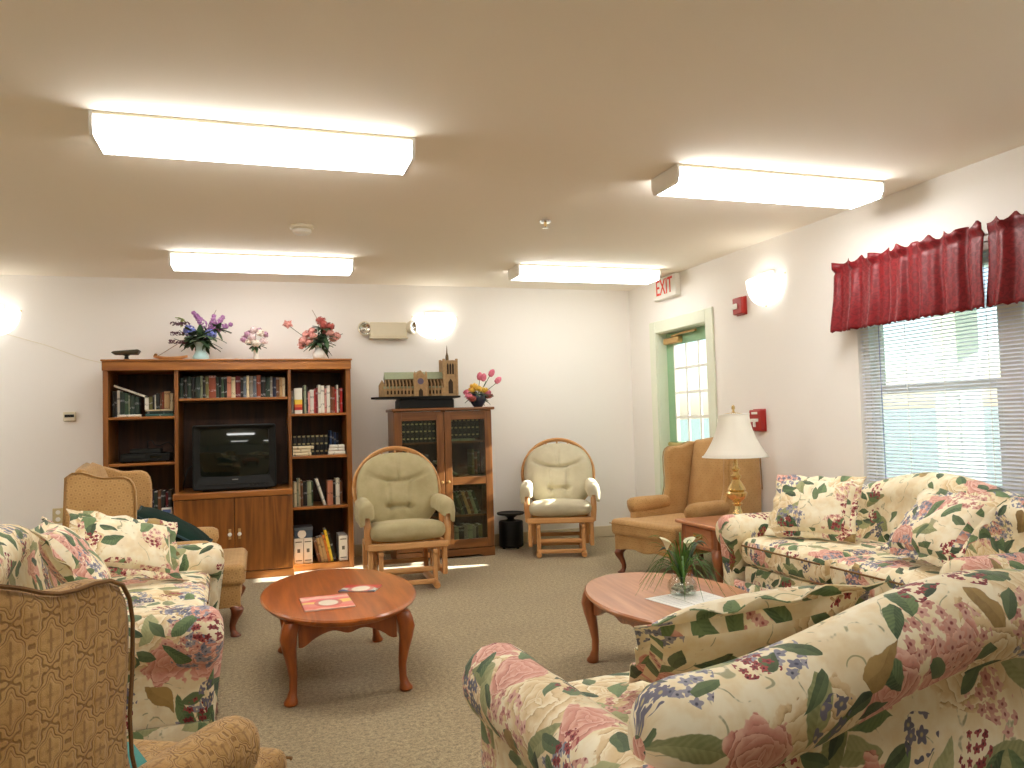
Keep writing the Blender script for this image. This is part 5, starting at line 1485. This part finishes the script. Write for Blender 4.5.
# footed dark dish and wooden trinket on the bookcase
t = thing('footed_dish', 'dark shallow footed dish at the left end of the oak bookcase top', 'dish', (-.975, YF_-.03, EH+.0005))
MB().lathe([(.034, 0), (.036, .008), (.016, .018), (.014, .040), (.03, .048), (.001, .05)], 18).build('foot', M['dark'], t)
MB().prism([(-.105, .064), (-.085, .05), (.08, .05), (.10, .082), (.085, .088), (-.085, .074)], -.055, .055, 'y').build('dish', plain('dark_olive_metal', srgb(70, 62, 44), .4, .5), t, bevel=.006)
t = thing('wooden_boat', 'small carved tan wooden boat with a thin mast on the oak bookcase', 'ornament', (-.655, YF_-.05, EH+.0005))
rg = []
for s in range(13):
    u = -1+2*s/12; w = .036*(1-abs(u)**2.2)+.003; h0 = .028+.016*u*u
    rg.append([(u*.125, w*math.cos(PI+PI*j/8), h0-.026*math.sin(PI*j/8)*(1-.3*u*u)) for j in range(9)] + [(u*.125, w*.8, h0-.004), (u*.125, 0, h0-.010), (u*.125, -w*.8, h0-.004)])
MB().rings(rg).build('hull', M['maple'], t)
MB().tube([(-.10, 0, .032), (.04, 0, .125), (.06, 0, .138)], .0022, 6).build('mast', M['pipe'], t)
MB().lathe([(.001, -.014), (.012, -.008), (.012, .008), (.001, .014)], 10, (-.108, 0, .045)).build('bow_knob', M['pipe'], t)

# ------------------------------------------------------------------ light
w = bpy.data.worlds.new('World'); SC.world = w; w.use_nodes = True
nt = w.node_tree; nt.nodes.clear(); g = G(nt)
sky = g.n('ShaderNodeTexSky', sky_type='NISHITA'); sky.sun_disc = False; sky.sun_elevation = R(50); sky.sun_rotation = R(90)
bg = g.n('ShaderNodeBackground', {'Color': sky.outputs[0], 'Strength': .23})
wo = nt.nodes.new('ShaderNodeOutputWorld'); nt.links.new(bg.outputs[0], wo.inputs[0])
sl = bpy.data.lights.new('sun', 'SUN'); sl.energy = 28.0; sl.angle = R(.6); sl.color = (1, .96, .90)
so = bpy.data.objects.new('sun', sl); COL.objects.link(so)
sd = Vector((-1, .125, -.49)).normalized()
so.rotation_euler = sd.to_track_quat('-Z', 'Y').to_euler(); so.location = (8, 5, 6)

# ------------------------------------------------------------------ camera
f_, yaw, pitch, roll = 783.3, .31414, .04637, -.02887
cy, sy = math.cos(yaw), math.sin(yaw); cp, sp = math.cos(pitch), math.sin(pitch); c_r, s_r = math.cos(roll), math.sin(roll)
A = Matrix(((cy, -sy, 0), (0, 0, -1), (sy, cy, 0)))
Pm = Matrix(((1, 0, 0), (0, cp, sp), (0, -sp, cp)))
Qm = Matrix(((c_r, -s_r, 0), (s_r, c_r, 0), (0, 0, 1)))
Mc = Qm @ Pm @ A
cam = bpy.data.cameras.new('camera'); cam.sensor_width = 36; cam.lens = f_/1024*36; cam.clip_start = .02; cam.clip_end = 200
co = bpy.data.objects.new('camera', cam); COL.objects.link(co)
rot = Matrix((Mc[0], -Mc[1], -Mc[2])).transposed()
co.matrix_world = Matrix.Translation((0, 0, 1.167)) @ rot.to_4x4()
SC.camera = co
vs_ = SC.view_settings
SC.display_settings.display_device = 'sRGB'
vs_.view_transform = 'Standard'; vs_.look = 'None'; vs_.gamma = 1; vs_.exposure = 0.37; vs_.use_curve_mapping = False
SC.cycles.use_denoising = True
SC.cycles.max_bounces = 10; SC.cycles.diffuse_bounces = 6; SC.cycles.transparent_max_bounces = 16
SC.cycles.sample_clamp_indirect = 6.0
SC.cycles.caustics_reflective = False; SC.cycles.caustics_refractive = False
